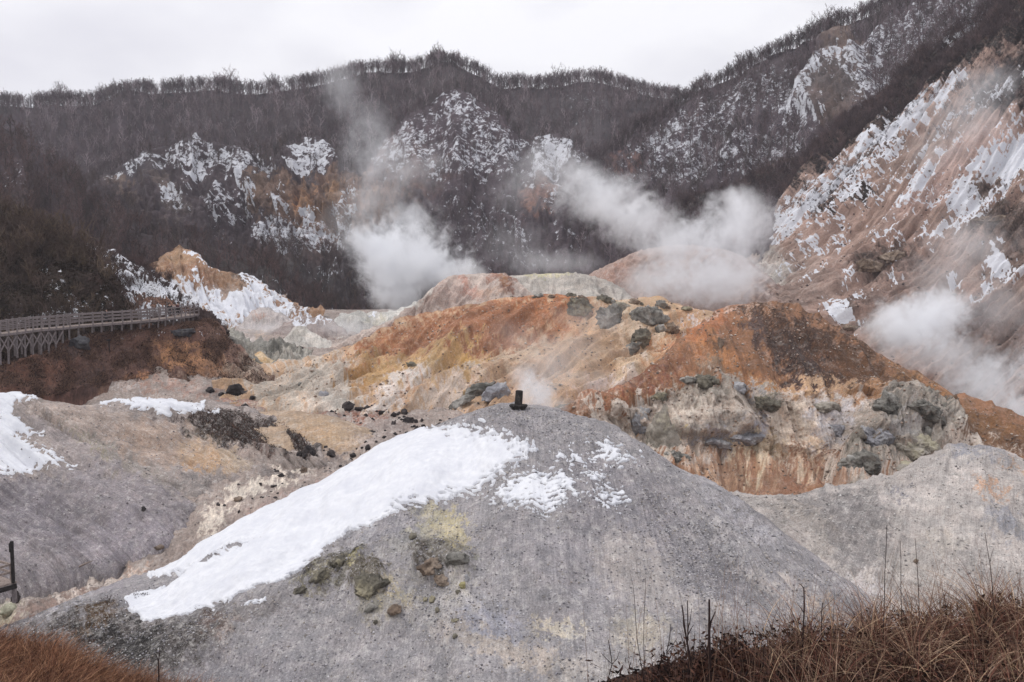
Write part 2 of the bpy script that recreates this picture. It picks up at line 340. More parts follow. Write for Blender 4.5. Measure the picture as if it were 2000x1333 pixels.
# ---- small triangular spur with rust coloured rock face
terrain('spur', 'mountain', 'small pointed spur with a rust coloured bare rock face', [
 [(940, 620, 218), (1100, 620, 220), (1330, 620, 215)],
 [(940, 540, 245), (1090, 430, 258), (1330, 560, 240)],
 [(940, 520, 290), (985, 420, 295), (1010, 350, 298), (1035, 300, 300), (1058, 272, 301), (1085, 256, 302), (1110, 270, 301), (1150, 306, 298), (1200, 370, 292), (1260, 440, 285), (1330, 520, 280)]],
 '443b40', M_far, 2.0, 2.0, disp=[(T_SOFT, 30, 2.5, .6, 2), (T_RIDGE, 14, .8, .6, 1.5), (T_FBM, 5, .5)],
 zones=[E(1050, 375, 34, 42, 12, '7a5748', .95, .3), E(1056, 350, 22, 14, -20, '4d4746', .8), E(1100, 450, 140, 40, 0, '3d363b', .6)],
 snow=[SG([(1000, 400), (1030, 310), (1058, 275), (1085, 250), (1115, 272), (1150, 310), (1135, 325), (1100, 320), (1092, 350), (1090, 390), (1075, 410), (1050, 405), (1030, 395), (1018, 345), (1005, 380)], .58, 8),
       SE(1085, 285, 38, 24, 0, .7), SE(1050, 375, 26, 34, 12, .0, .25), SE(1000, 450, 60, 20, 50, .5), SE(1150, 470, 80, 20, 20, .42), SE(1050, 500, 90, 20, 0, .38)], warp=9)
# ---- left spur with ochre cliffs
cl = lambda gx, gy: sstep(330, 380, gy)*(1-sstep(470, 520, gy))
terrain('cliff', 'cliff', 'snow dusted spur with ochre brown rock cliffs', [
 [(110, 650, 195), (450, 650, 198), (830, 640, 205)],
 [(110, 560, 215), (300, 500, 238), (560, 482, 250), (830, 520, 240)],
 [(110, 520, 240), (300, 400, 262), (450, 370, 268), (600, 352, 268), (700, 370, 266), (830, 480, 258)],
 [(110, 440, 290), (160, 372, 292), (200, 342, 294), (260, 312, 296), (330, 282, 298), (400, 274, 298), (470, 288, 298), (530, 304, 297), (560, 290, 296), (590, 270, 296), (617, 267, 296), (650, 298, 295), (690, 350, 292), (740, 400, 288), (830, 490, 280)]],
 '3f363a', M_far, 1.9, 1.9, disp=[(T_SOFT, 30, 2.5, .6, 2), (None, 11, 2.6, .6, 1.4, cl), (None, 5, 1.1, .7, 1.3, cl), (T_RIDGE, 18, 1.2, .5, 2), (T_ROUGH, 6, .7)],
 zones=[G([(205, 345), (230, 340), (290, 420), (330, 440), (350, 470), (300, 440), (240, 380)], '6e5c4e', .8), E(320, 360, 45, 18, 30, '63554a', .6), E(345, 400, 30, 25, 0, '5b5048', .5),
        G([(482, 345), (520, 335), (560, 350), (600, 345), (650, 335), (700, 330), (765, 350), (775, 420), (740, 460), (700, 455), (660, 470), (620, 470), (600, 440), (560, 430), (520, 420), (490, 400)], '6f5848', .9),
        E(590, 385, 18, 34, 0, '9a7048', .85), E(652, 375, 16, 22, 20, '94704c', .8), E(625, 420, 24, 26, 0, '6d5138', .8), E(545, 400, 30, 40, 0, '5d4a40', .6), E(720, 380, 40, 50, 0, '805f48', .7), E(500, 380, 18, 40, 0, '75604f', .6),
        E(610, 350, 14, 10, 0, '38383f', .9), E(270, 335, 40, 22, 10, '33313a', .7), E(590, 490, 90, 50, 0, '5d4942', .5), E(230, 430, 140, 60, 20, '3c3236', .8), E(300, 560, 200, 60, 0, '393638', .8), E(500, 560, 200, 50, 0, '393a39', .7)],
 snow=[SG([(200, 345), (260, 312), (330, 280), (400, 272), (470, 288), (530, 306), (535, 340), (480, 335), (470, 360), (455, 345), (440, 330), (400, 320), (380, 340), (360, 330), (330, 318), (290, 330), (240, 350), (205, 352)], .56, 8),
       SE(380, 330, 26, 18, 0, .75), SE(465, 345, 14, 30, -20, .66), SG([(560, 300), (590, 268), (617, 264), (650, 298), (655, 318), (620, 335), (600, 350), (575, 345), (568, 320)], .62, 7),
       SE(345, 385, 32, 22, 50, .55), SE(430, 390, 45, 22, 0, .5), SE(440, 425, 40, 10, 0, .56), SE(330, 370, 8, 24, 25, .8), SE(545, 395, 8, 36, -8, .85), SE(482, 390, 10, 40, 8, .66), SE(603, 425, 16, 24, 0, .8), SE(680, 400, 9, 40, 0, .7), SE(660, 410, 22, 14, 0, .56),
       SG([(495, 430), (530, 420), (560, 430), (610, 440), (640, 440), (680, 430), (690, 470), (640, 480), (600, 500), (560, 500), (510, 470)], .58, 6), SE(575, 480, 26, 24, 0, .55), SE(510, 455, 20, 24, 0, .6), SE(420, 460, 40, 20, 0, .3), SE(640, 540, 30, 18, 0, .5), SE(640, 640, 80, 14, 0, .62)], warp=7)
# ---- right wooded mountain
terrain('rightmount', 'mountain', 'steep snow dusted wooded mountainside rising to the upper right', [
 [(1140, 560, 225), (1330, 520, 210), (1500, 460, 205), (1700, 330, 200), (1850, 200, 195), (2120, 60, 190)],
 [(1140, 440, 262), (1330, 400, 250), (1500, 330, 246), (1700, 200, 238), (1850, 100, 230), (2120, -40, 220)],
 [(1140, 350, 300), (1170, 322, 302), (1200, 290, 305), (1230, 264, 308), (1260, 248, 310), (1320, 212, 315), (1370, 182, 316), (1430, 152, 316), (1500, 118, 315), (1560, 92, 312), (1640, 60, 310), (1720, 20, 308), (1850, -60, 305), (2120, -250, 300)]],
 '4a4147', M_far, 2.2, 2.2, shear=-.35, disp=[(T_SOFT, 40, 3, .7, 2), (T_RIDGE, 18, 1.1, .6, 1.6), (T_FBM, 6, .5)],
 relief=[lambda x, y, U, V: 7*zmask(('p', [(1600, 85), (1640, 58), (1665, 80), (1690, 130), (1720, 190), (1640, 250), (1560, 220), (1565, 170), (1590, 140)], 14), x, y)*(.7+.22*facet(U, V, 9, 5)+.1*facet(U, V, 4, 6))],
 zones=[G([(1600, 100), (1622, 62), (1650, 58), (1680, 80), (1690, 120), (1680, 170), (1705, 200), (1690, 240), (1650, 260), (1625, 270), (1600, 225), (1570, 205), (1578, 160), (1600, 140)], '5d504b', .95, 6), E(1650, 85, 35, 28, 10, '776458', .7), E(1640, 180, 60, 40, 0, '4b4646', .8), E(1640, 230, 18, 50, 0, '544640', .8),
        E(1215, 318, 34, 14, 20, '76564a', .85, .3), E(1365, 232, 20, 12, 0, '5f4e49', .7), E(1250, 290, 45, 30, 30, '3d363b', .8), E(1500, 150, 140, 22, -28, '48403f', .5), E(1500, 240, 60, 40, 0, '3f383f', .6)],
 snow=[SE(1450, 230, 280, 70, -28, .47), SE(1290, 270, 90, 18, -35, .62), SE(1400, 300, 130, 50, -25, .52), SE(1500, 300, 120, 35, -25, .47), SE(1780, 100, 200, 90, -35, .50), SE(1850, 40, 90, 50, -30, .48), SE(1620, 130, 90, 14, -28, .35),
       SG([(1515, 215), (1545, 160), (1600, 135), (1605, 150), (1580, 165), (1565, 205), (1600, 220), (1625, 235), (1590, 245), (1540, 235)], .62, 6), SE(1560, 205, 40, 30, -30, .6), SE(1655, 115, 28, 26, 0, .72), SE(1640, 195, 50, 25, 0, .2, .3), SE(1660, 200, 20, 16, 0, .3), SE(1590, 150, 60, 6, -25, .8), SE(1720, 180, 40, 50, 0, .55), SE(1640, 85, 28, 20, 0, .12, .3), SE(1650, 58, 20, 5, 10, .6),
       SE(1215, 318, 36, 16, 20, 0, .3), SE(1200, 350, 60, 14, -10, .45), SE(1480, 245, 50, 26, -20, .2)], warp=9)
# ---- right scree slope
terrain('scree', 'hill', 'tall pink and brown bare slope streaked with snow on the right', [
 [(1290, 690, 165), (1480, 660, 158), (1700, 740, 130), (1800, 800, 120), (2000, 900, 108), (2250, 1000, 100)],
 [(1290, 600, 195), (1480, 540, 192), (1600, 505, 178), (1800, 490, 160), (2000, 450, 150), (2250, 410, 142)],
 [(1290, 500, 228), (1400, 455, 225), (1480, 432, 220), (1540, 368, 215), (1620, 305, 208), (1700, 245, 202), (1800, 170, 195), (1900, 112, 188), (2000, 52, 182), (2250, -80, 170)],
 [(1290, 440, 245), (1340, 398, 242), (1400, 372, 240), (1500, 352, 234), (1600, 292, 226), (1700, 218, 218), (1750, 165, 214), (1800, 120, 210), (1850, 80, 205), (1900, 45, 200), (2000, -40, 192), (2250, -240, 178)]],
 'a07f6e', M_right, 1.9, 1.9, gk=.8, ck=1.5, sat=.86, hue=(.95, 1, 1), shear=-.95, disp=[(T_SOFT, 40, 3.0, .7, 2.5), (T_RIDGE, 14, 1.1, .5, 4), (T_RIDGE, 5, .45, .6, 5), (T_FBM, 5, .4), (None, 4, 1.2, 1, 1, lambda x, y: zmask(('e', 1730, 520, 60, 40, 20, .4), x, y)+zmask(('e', 1960, 440, 90, 60, 20, .4), x, y))],
 zones=[G([(1280, 380), (1500, 330), (1620, 260), (1760, 120), (1850, 40), (2000, -80), (2300, -300), (2300, 40), (2000, 75), (1900, 130), (1800, 185), (1700, 255), (1620, 318), (1540, 378), (1480, 440), (1400, 470), (1290, 520)], '3e3638', 1, 5),
        E(1850, 100, 70, 30, -40, '55443f', .6), E(1900, 30, 60, 40, -40, '4e3c36', .6), G([(1960, 120), (2050, 40), (2250, -60), (2250, 130), (2050, 190), (1950, 220), (1890, 200)], '3d3436', .9, 12),
        E(1700, 300, 120, 20, -38, '8f7a72', .5), E(1800, 290, 110, 28, -38, '9a8070', .5), E(1620, 420, 100, 30, -35, 'b08c7c', .5), E(1850, 330, 150, 40, -38, 'b3938a', .6), E(1960, 280, 60, 60, -30, 'b39387', .6),
        E(1700, 500, 170, 30, -25, '96705f', .7), E(1560, 560, 110, 60, -30, '9a8478', .7), E(1505, 520, 45, 40, 0, 'a8a39c', .8), E(1520, 545, 30, 20, 0, 'b4b2aa', .7), E(1510, 580, 26, 16, -20, '8a5c54', .8), E(1480, 495, 26, 20, 0, '8f8c80', .7),
        E(1700, 515, 36, 24, 10, '5a4a40', .9), E(1755, 495, 50, 24, 0, '5b4840', .85), E(1700, 600, 50, 14, -30, '6a5850', .7), E(1665, 625, 30, 20, -30, '544a46', .7), E(1960, 430, 80, 45, 10, '5b4a40', .85), E(1920, 350, 50, 14, -25, '66584f', .8), E(1960, 500, 70, 30, 0, '6a5850', .6),
        G([(1600, 445), (1640, 420), (1690, 395), (1720, 375), (1690, 365), (1650, 395), (1610, 425)], '33302f', .9, 4), G([(1570, 450), (1600, 405), (1640, 385), (1690, 345), (1700, 320), (1760, 290), (1770, 260), (1740, 265), (1690, 310), (1640, 350), (1590, 400)], '3b3533', .7, 6),
        E(1750, 560, 160, 60, -30, '8a6a5c', .6), E(1860, 640, 110, 50, -10, '7d4a33', .8), E(1900, 600, 60, 50, -40, '8a5238', .6), E(1930, 680, 90, 50, 10, '7a5a4a', .6), E(1760, 640, 60, 50, 0, '8c7468', .6), E(1800, 560, 80, 30, 0, '7d6255', .6), E(1980, 600, 40, 60, 0, '826554', .6)],
 snow=[SG([(1480, 470), (1500, 430), (1550, 380), (1620, 320), (1660, 285), (1700, 250), (1760, 205), (1830, 165), (1900, 125), (1890, 155), (1830, 200), (1780, 250), (1750, 280), (1700, 320), (1660, 350), (1620, 390), (1580, 420), (1530, 450), (1490, 480)], .52, 10),
       SG([(1690, 265), (1760, 215), (1840, 180), (1890, 150), (1860, 190), (1800, 240), (1750, 285), (1715, 300)], .74, 8), SE(1590, 400, 110, 14, -42, .72), SE(1545, 430, 70, 8, -45, .74), SE(1700, 340, 120, 8, -42, .68), SE(1640, 415, 100, 7, -42, .62),
       SE(1790, 360, 70, 16, -38, .66), SE(1835, 310, 90, 8, -42, .66), SG([(1840, 390), (1870, 345), (1900, 300), (1950, 270), (2010, 230), (2060, 260), (2010, 330), (1950, 360), (1900, 390), (1870, 410)], .72, 8), SE(1850, 420, 90, 9, -35, .78), SE(1940, 385, 100, 8, -30, .66), SE(1925, 345, 28, 16, -20, .1, .3),
       SE(1735, 445, 40, 9, -45, .74), SE(1745, 468, 20, 5, -30, .6), SE(1590, 487, 24, 7, -15, .66), SE(1637, 475, 26, 6, -50, .75), SE(1587, 540, 34, 7, -48, .74), SE(1620, 580, 18, 5, -35, .55), SE(1535, 530, 22, 6, -35, .5), SE(1745, 540, 10, 22, -30, .78), SE(1690, 575, 34, 9, -8, .66), SE(1650, 640, 40, 16, 25, .66), SE(1665, 610, 34, 12, -25, .6), SE(1730, 575, 20, 6, -40, .5),
       SE(1945, 500, 30, 24, -20, .84), SE(1920, 560, 12, 46, 28, .84), SE(1870, 545, 16, 12, -20, .72), SE(1985, 530, 36, 22, -20, .66), SE(1870, 575, 10, 4, 0, .6), SE(1960, 180, 100, 10, -38, .55), SE(1870, 60, 60, 14, -32, .66), SE(1920, 20, 50, 9, -28, .66), SE(1880, 90, 16, 5, -10, .7), SE(1740, 500, 14, 4, -20, .55), *[SE(x, y, w, 3.6, -a, .78) for x, y, w, a in ((1548, 452, 50, 46), (1600, 425, 70, 44), (1640, 452, 40, 42), (1668, 392, 90, 43), (1715, 372, 70, 42), (1760, 335, 100, 43), (1700, 445, 34, 48), (1822, 268, 100, 42), (1795, 395, 60, 38), (1868, 352, 90, 38), (1885, 214, 80, 42), (1962, 300, 70, 36), (1975, 235, 60, 38), (1575, 505, 26, 50), (1655, 545, 26, 46), (1612, 512, 20, 48))], SE(1480, 470, 10, 26, 40, .6)], warp=6)
# ---- left hillsides
terrain('leftwood', 'hill', 'dark brown wooded hillside on the left', [
 [(-250, 680, 150), (0, 680, 150), (200, 680, 160), (400, 680, 175), (600, 680, 185), (760, 680, 190)],
 [(-250, 420, 200), (0, 450, 198), (200, 520, 196), (400, 560, 198), (600, 620, 195), (760, 650, 195)],
 [(-250, 120, 260), (0, 240, 250), (80, 296, 245), (150, 354, 240), (200, 404, 236), (260, 448, 232), (330, 468, 228), (420, 486, 225), (500, 504, 222), (560, 544, 218), (600, 580, 214), (650, 614, 210), (760, 630, 205)]],
 '3c3133', M_far, 2.4, 2.4, disp=[(T_SOFT, 40, 3, .6, 2), (T_FBM, 8, .5)], zones=[E(100, 420, 180, 90, 30, '3d2d2c', .6), E(450, 540, 160, 40, 15, '34342f', .7), E(60, 340, 100, 60, 30, '3b2f36', .6)],
 snow=[SE(20, 350, 30, 12, -20, .45), SE(40, 380, 40, 14, 20, .35), SE(640, 632, 100, 16, 0, .6), SE(560, 590, 50, 12, 30, .5)], warp=12)
terrain('ochre', 'hill', 'small pointed ochre slope with snow on its lower side', [
 [(270, 660, 148), (400, 655, 148), (500, 645, 150), (630, 640, 158)],
 [(270, 600, 168), (400, 585, 168), (500, 592, 168), (630, 622, 166)],
 [(270, 600, 189), (300, 532, 190), (325, 494, 192), (345, 482, 194), (350, 475, 194), (355, 480, 193.5), (378, 492, 192), (400, 512, 190), (430, 530, 187), (470, 536, 185), (500, 550, 182), (540, 574, 178), (590, 602, 175), (630, 620, 171)]],
 '9a7450', M_mid, 1.5, 1.5, gk=.85, disp=[(T_SOFT, 16, 1.2), (T_RIDGE, 8, .8, .6, 2), (T_ROUGH, 3, .25)],
 zones=[E(345, 500, 30, 24, -30, 'a8865e', .7), E(400, 545, 60, 14, 35, '8f6040', .7), E(480, 535, 34, 26, 40, '37322f', .8), E(540, 590, 60, 10, 35, '9a7456', .7), E(570, 600, 40, 10, 25, '6e5548', .7), E(440, 575, 60, 24, 10, 'a5a09c', .4), E(320, 530, 20, 20, 0, '7d5636', .6), E(500, 600, 80, 12, 20, 'aaa29e', .6)],
 snow=[SG([(330, 545), (380, 540), (420, 560), (440, 590), (500, 545), (540, 575), (580, 600), (610, 620), (600, 650), (420, 650), (370, 600)], .62, 8), SE(390, 505, 44, 7, 38, .66), SE(455, 600, 80, 14, 12, .86), SE(500, 560, 20, 30, 30, .8), SE(360, 560, 30, 14, 20, .6), SE(480, 540, 40, 9, 30, .5)], warp=5, shear=.3)
terrain('leafslope', 'hill', 'dark slope edged with long streaks of snow above the boardwalk', [
 [(40, 680, 104), (160, 675, 104), (250, 670, 104), (305, 660, 104), (385, 645, 105), (440, 660, 105)],
 [(40, 560, 125), (160, 550, 124), (250, 560, 122), (305, 585, 118), (385, 622, 108), (440, 650, 107)],
 [(40, 440, 150), (110, 450, 148), (160, 474, 145), (200, 484, 142), (250, 507, 138), (300, 532, 134), (350, 576, 126), (385, 602, 116), (410, 622, 112), (440, 650, 110)]],
 '3b2e2c', M_leafy, 1.5, 1.5, shear=.75, disp=[(T_SOFT, 16, 1.0), (T_ROUGH, 3, .35)],
 zones=[E(300, 590, 60, 16, 20, '7a5643', .8), E(270, 560, 50, 10, 40, '5a463e', .5), E(340, 602, 40, 8, 10, '8a6450', .7)],
 snow=[SG([(150, 466), (200, 480), (250, 503), (300, 530), (380, 602), (330, 585), (270, 550), (220, 520), (170, 490)], .45, 7), SE(230, 500, 100, 4, 27, .75), SE(270, 555, 80, 9, 22, .82), SE(330, 580, 70, 8, 20, .8), SE(255, 595, 12, 34, -10, .75), SE(280, 605, 14, 16, -20, .8), SE(310, 615, 60, 6, 0, .66)], warp=5)
terrain('shrubmound', 'hill', 'dark mound covered in brown shrubs behind the boardwalk', [
 [(-250, 720, 88), (0, 710, 88), (100, 700, 90), (200, 690, 94), (262, 680, 97)],
 [(-250, 520, 104), (0, 545, 104), (100, 560, 103), (200, 590, 102), (262, 640, 100.5)],
 [(-250, 330, 126), (0, 414, 122), (60, 446, 120), (150, 498, 116), (200, 536, 112), (235, 572, 108), (250, 610, 104), (262, 655, 102)]],
 '30241f', M_leafy, 1.6, 1.6, disp=[(T_SOFT, 14, .8), (T_ROUGH, 4, .2)], zones=[E(60, 560, 160, 50, 20, '3a2f22', .6), E(210, 570, 40, 30, 40, '45302a', .6)],
 snow=[SE(120, 570, 90, 24, 30, .38), SE(80, 615, 70, 9, -10, .42), SE(150, 610, 60, 14, 0, .36), SE(200, 585, 30, 20, 40, .4)], warp=5)
# ---- small hills at the head of the valley
def small(key, label, ridge, bot, base, **k):
    b = [(ridge[0][0], bot[0], bot[1]), (ridge[-1][0], bot[0], bot[1])]
    mid = [(x, y*.5+bot[0]*.5-2, rr*.45+bot[1]*.55) for x, y, rr in ridge]
    k.setdefault('disp', [(T_SOFT, 12, .7), (T_RIDGE, 6, .4, .6, 2), (T_ROUGH, 3, .2)]); k.setdefault('du', 1.5); k.setdefault('dv', 1.5); k.setdefault('warp', 4); k.setdefault('mat', M_mid)
    return terrain(key, 'hill', label, [b, mid, ridge], base, **k)
small('pinkhill', 'rounded pinkish brown hill half hidden by steam', [(1040, 600, 178), (1100, 567, 178), (1160, 532, 180), (1220, 502, 182), (1290, 482, 184), (1380, 482, 184), (1450, 502, 182), (1500, 540, 178), (1560, 620, 172)], (690, 140), 'a28678', gk=.8, shear=-.5, zones=[E(1200, 540, 60, 14, -30, '9a6a52', .5), E(1350, 500, 80, 12, 0, '9a8a80', .5)])
small('greyridge', 'pale grey ridge behind the orange slopes', [(760, 625, 165), (820, 585, 165), (860, 562, 165), (920, 545, 165), (1000, 539, 165), (1060, 535, 165), (1130, 536, 164), (1180, 548, 163), (1260, 600, 160), (1300, 640, 158)], (670, 138), '9d978e', zones=[E(1060, 536, 60, 5, 0, 'a9a36e', .7)], snow=[SE(640, 640, 60, 10, 0, .6)])
small('backknoll', 'pinkish knoll with rust stains behind the orange hill', [(640, 690, 124), (700, 652, 128), (760, 628, 131), (790, 611, 133), (820, 586, 136), (850, 557, 139), (880, 539, 141), (930, 535, 143), (985, 536, 143), (1006, 546, 143), (1040, 572, 140), (1090, 610, 135)], (720, 118), 'a39388',
      zones=[E(915, 560, 34, 12, 45, '9a5a40', .65), E(870, 580, 50, 30, -10, '8f7468', .7), G([(960, 532), (1004, 536), (1002, 570), (985, 580), (975, 560), (950, 545)], '7a4b33', .9, 4), E(985, 550, 12, 14, 0, '8f6238', .8), E(820, 600, 40, 14, -20, '7d6459', .6), E(780, 640, 70, 12, -25, '7a5648', .7), E(830, 570, 40, 12, -40, 'a9a69e', .8), E(960, 575, 30, 12, 0, 'a57e60', .5)], shear=-.5)
small('snowmound', 'small grey mound in front of the snowy slope', [(400, 668, 150), (440, 655, 150), (470, 632, 150), (495, 614, 151), (515, 608, 151), (545, 613, 151), (570, 628, 150), (605, 655, 148)], (690, 138), 'a49c99', zones=[E(512, 614, 16, 6, 0, 'a5785f', .7)])
small('brownmound', 'brown mound capped with a patch of snow', [(500, 668, 139), (550, 638, 142), (575, 624, 143), (600, 621, 143), (640, 623, 143), (665, 640, 141), (690, 665, 139)], (690, 131), '857670', snow=[SE(598, 628, 34, 7, 3, .85), SE(640, 624, 30, 5, 0, .66)])
small('palemound', 'pale grey steaming mound beside the valley head', [(630, 655, 148), (655, 628, 151), (680, 615, 153), (710, 611, 153), (740, 615, 153), (780, 606, 153), (820, 592, 152), (870, 610, 150)], (690, 134), 'a9a8a2', zones=[E(740, 630, 30, 12, 0, '9b9678', .5), E(690, 635, 30, 12, 0, '8d8b86', .6), E(650, 650, 20, 10, 0, '8d8b80', .6)], snow=[SE(720, 612, 30, 4, 0, .6), SE(655, 622, 20, 5, 0, .5)], disp=[(T_SOFT, 8, .8), (T_ROUGH, 4, .6)])
small('greymound', 'pale grey conical mound in the middle of the valley', [(500, 702, 124), (530, 684, 127), (560, 658, 129), (580, 645, 130), (610, 652, 130), (650, 672, 128), (690, 688, 126), (740, 705, 124)], (722, 117), 'a8a49c', zones=[E(582, 655, 22, 10, -10, '87847a', .7)])
# ---- valley floor
rill = [(40, 1200), (130, 1150), (260, 1138)]
terrain('valley', 'valley_floor', 'stony pinkish brown valley floor with a pale dry stream bed', [
 [(-250, 1335, 42), (0, 1245, 45.5), (300, 1150, 50), (500, 1050, 55), (700, 960, 60), (900, 900, 64), (1150, 850, 68)],
 [(-250, 1185, 50), (0, 1168, 50), (200, 1140, 51), (400, 1040, 55), (560, 930, 64), (700, 870, 71), (900, 830, 76), (1150, 815, 77)],
 [(-250, 1120, 52), (0, 1110, 53), (200, 1080, 55), (400, 980, 60), (550, 850, 74), (700, 812, 80), (900, 805, 80), (1150, 805, 79)],
 [(-250, 795, 84), (200, 790, 84), (400, 776, 87), (500, 768, 90), (600, 765, 92), (900, 765, 95), (1150, 765, 95)],
 [(-250, 710, 100), (400, 705, 100), (480, 712, 106), (560, 704, 112), (640, 700, 115), (1150, 700, 115)],
 [(-250, 660, 135), (480, 655, 138), (700, 650, 142), (1150, 650, 142)],
 [(-250, 605, 190), (700, 605, 190), (1150, 600, 190)]],
 '92847b', M_mid, 2.0, 1.8, gk=.88, ck=1.7, sat=1.05, disp=[(T_SOFT, 14, .2), (T_FBM, 5, .1), (T_RIDGE, 3, .07), (T_ROUGH, 2, .05)], back=((3, -1), (14, -6)),
 zones=[E(560, 780, 110, 22, 0, 'a07c66', .7), E(620, 800, 60, 9, 3, '9c6448', .8), E(440, 785, 60, 8, 5, 'a26a50', .7), E(330, 752, 90, 10, 3, 'a07a68', .8), E(250, 758, 40, 7, 0, 'a09a98', .6), E(715, 810, 45, 9, 0, '96532f', .85), E(420, 760, 40, 10, 5, '857d7a', .6),
        G([(400, 1000), (420, 1000), (440, 960), (500, 935), (560, 915), (620, 905), (560, 940), (480, 960), (440, 1000), (425, 1040), (395, 1060), (400, 1030)], 'c0b6a6', .9, 6), G([(10, 1160), (70, 1145), (160, 1133), (260, 1122), (300, 1128), (200, 1150), (90, 1160), (20, 1180)], 'b5a99e', .85, 4),
        E(140, 1190, 160, 30, -12, '8d7266', .7), E(10, 1195, 30, 24, 0, 'a9a68a', .7), E(560, 990, 120, 20, -25, '9c8078', .7), E(500, 1030, 60, 12, -20, '9a7262', .6), E(260, 1122, 40, 6, -3, 'a8846c', .6), E(740, 850, 60, 24, -5, '958882', .6), E(640, 860, 60, 30, 20, 'a58a6e', .5), E(380, 950, 40, 16, 10, '5f5a5c', .7), E(650, 900, 60, 12, 0, '726762', .5), E(760, 830, 60, 14, 0, '85746c', .6),
        E(450, 640, 60, 30, 30, 'a3968f', .6), E(440, 655, 70, 12, 25, 'c9bdb6', .5), E(505, 652, 24, 6, 0, 'a3876a', .7), E(470, 690, 90, 12, 10, 'a09a90', .6)],
 snow=[SE(400, 612, 40, 8, 30, .8), SE(640, 655, 60, 6, 0, .4)], warp=8)
small('rockyridge', 'low greenish grey rocky ridge', [(380, 640, 110), (400, 640, 115), (430, 652, 118), (470, 660, 118), (500, 671, 117), (530, 674, 117), (570, 680, 115), (610, 705, 111)], (724, 104), '85837a', disp=[(T_SOFT, 8, .8), (T_RIDGE, 5, 1.1), (T_ROUGH, 2, .4)],
      zones=[E(540, 682, 40, 10, 5, '5c5c55', .8), E(440, 668, 50, 8, 15, '66665e', .6), E(560, 702, 50, 10, 0, 'a5a196', .7), E(420, 650, 30, 8, 10, 'a9a59b', .6)])
small('ochremound', 'little ochre and cream mound at the foot of the grey slope', [(470, 735, 103), (482, 716, 106), (500, 702, 107), (515, 697, 107), (535, 702, 107), (550, 712, 106), (566, 730, 103)], (742, 100), 'b59c74', zones=[E(510, 706, 14, 7, 0, 'b08648', .7), E(485, 715, 10, 8, 0, 'a79a84', .6)])
terrain('brownslope', 'hill', 'rust brown grassy slope below the boardwalk', [
 [(-250, 812, 74), (0, 800, 76), (100, 775, 81), (180, 757, 86), (300, 752, 91), (400, 754, 92), (470, 752, 92.5), (535, 750, 93)],
 [(-250, 765, 79), (0, 750, 80), (150, 722, 87), (300, 700, 94), (400, 700, 96), (450, 715, 95), (535, 744, 94)],
 [(-250, 730, 84), (0, 712, 84), (60, 696, 86), (120, 672, 89), (200, 650, 94), (300, 640, 98.5), (385, 628, 103), (410, 628, 104), (440, 658, 103), (480, 694, 100), (510, 722, 97), (535, 742, 95)]],
 '5b4036', M_leafy, 1.6, 1.6, gk=1.3, ck=1.4, sat=1.0, disp=[(T_SOFT, 12, .6), (T_FBM, 5, .3), (T_ROUGH, 2, .12)],
 zones=[E(370, 700, 90, 26, 15, '8a5f30', .75), E(280, 745, 60, 10, 3, '9a6a3e', .8), E(430, 725, 60, 24, 20, '6d4e38', .7), E(200, 700, 120, 24, -5, '5c4740', .6), E(60, 720, 80, 26, 0, '6b432e', .7), E(30, 770, 120, 20, 5, '57372a', .7), E(200, 740, 70, 20, 0, '4a3e3c', .6), E(230, 775, 60, 14, 12, '6f5138', .6), E(150, 690, 40, 14, 0, '4e4442', .6), E(340, 650, 80, 12, 0, '5f3f30', .6), E(160, 770, 40, 18, 0, '2f2220', .7), E(480, 735, 60, 30, 25, '75685a', .8), E(420, 752, 90, 12, 5, '7f6e5c', .7), E(500, 700, 30, 40, 20, '7d7264', .7), E(330, 765, 60, 12, 5, '8a6a4c', .6), E(440, 670, 40, 20, 20, '6f5a4c', .5)],
 snow=[SE(170, 662, 20, 3, 0, .6), SE(300, 645, 18, 3, 5, .6), SE(40, 800, 60, 4, 5, .6), SE(400, 668, 16, 4, 25, .55), SE(250, 668, 40, 3, 0, .35)], warp=7)
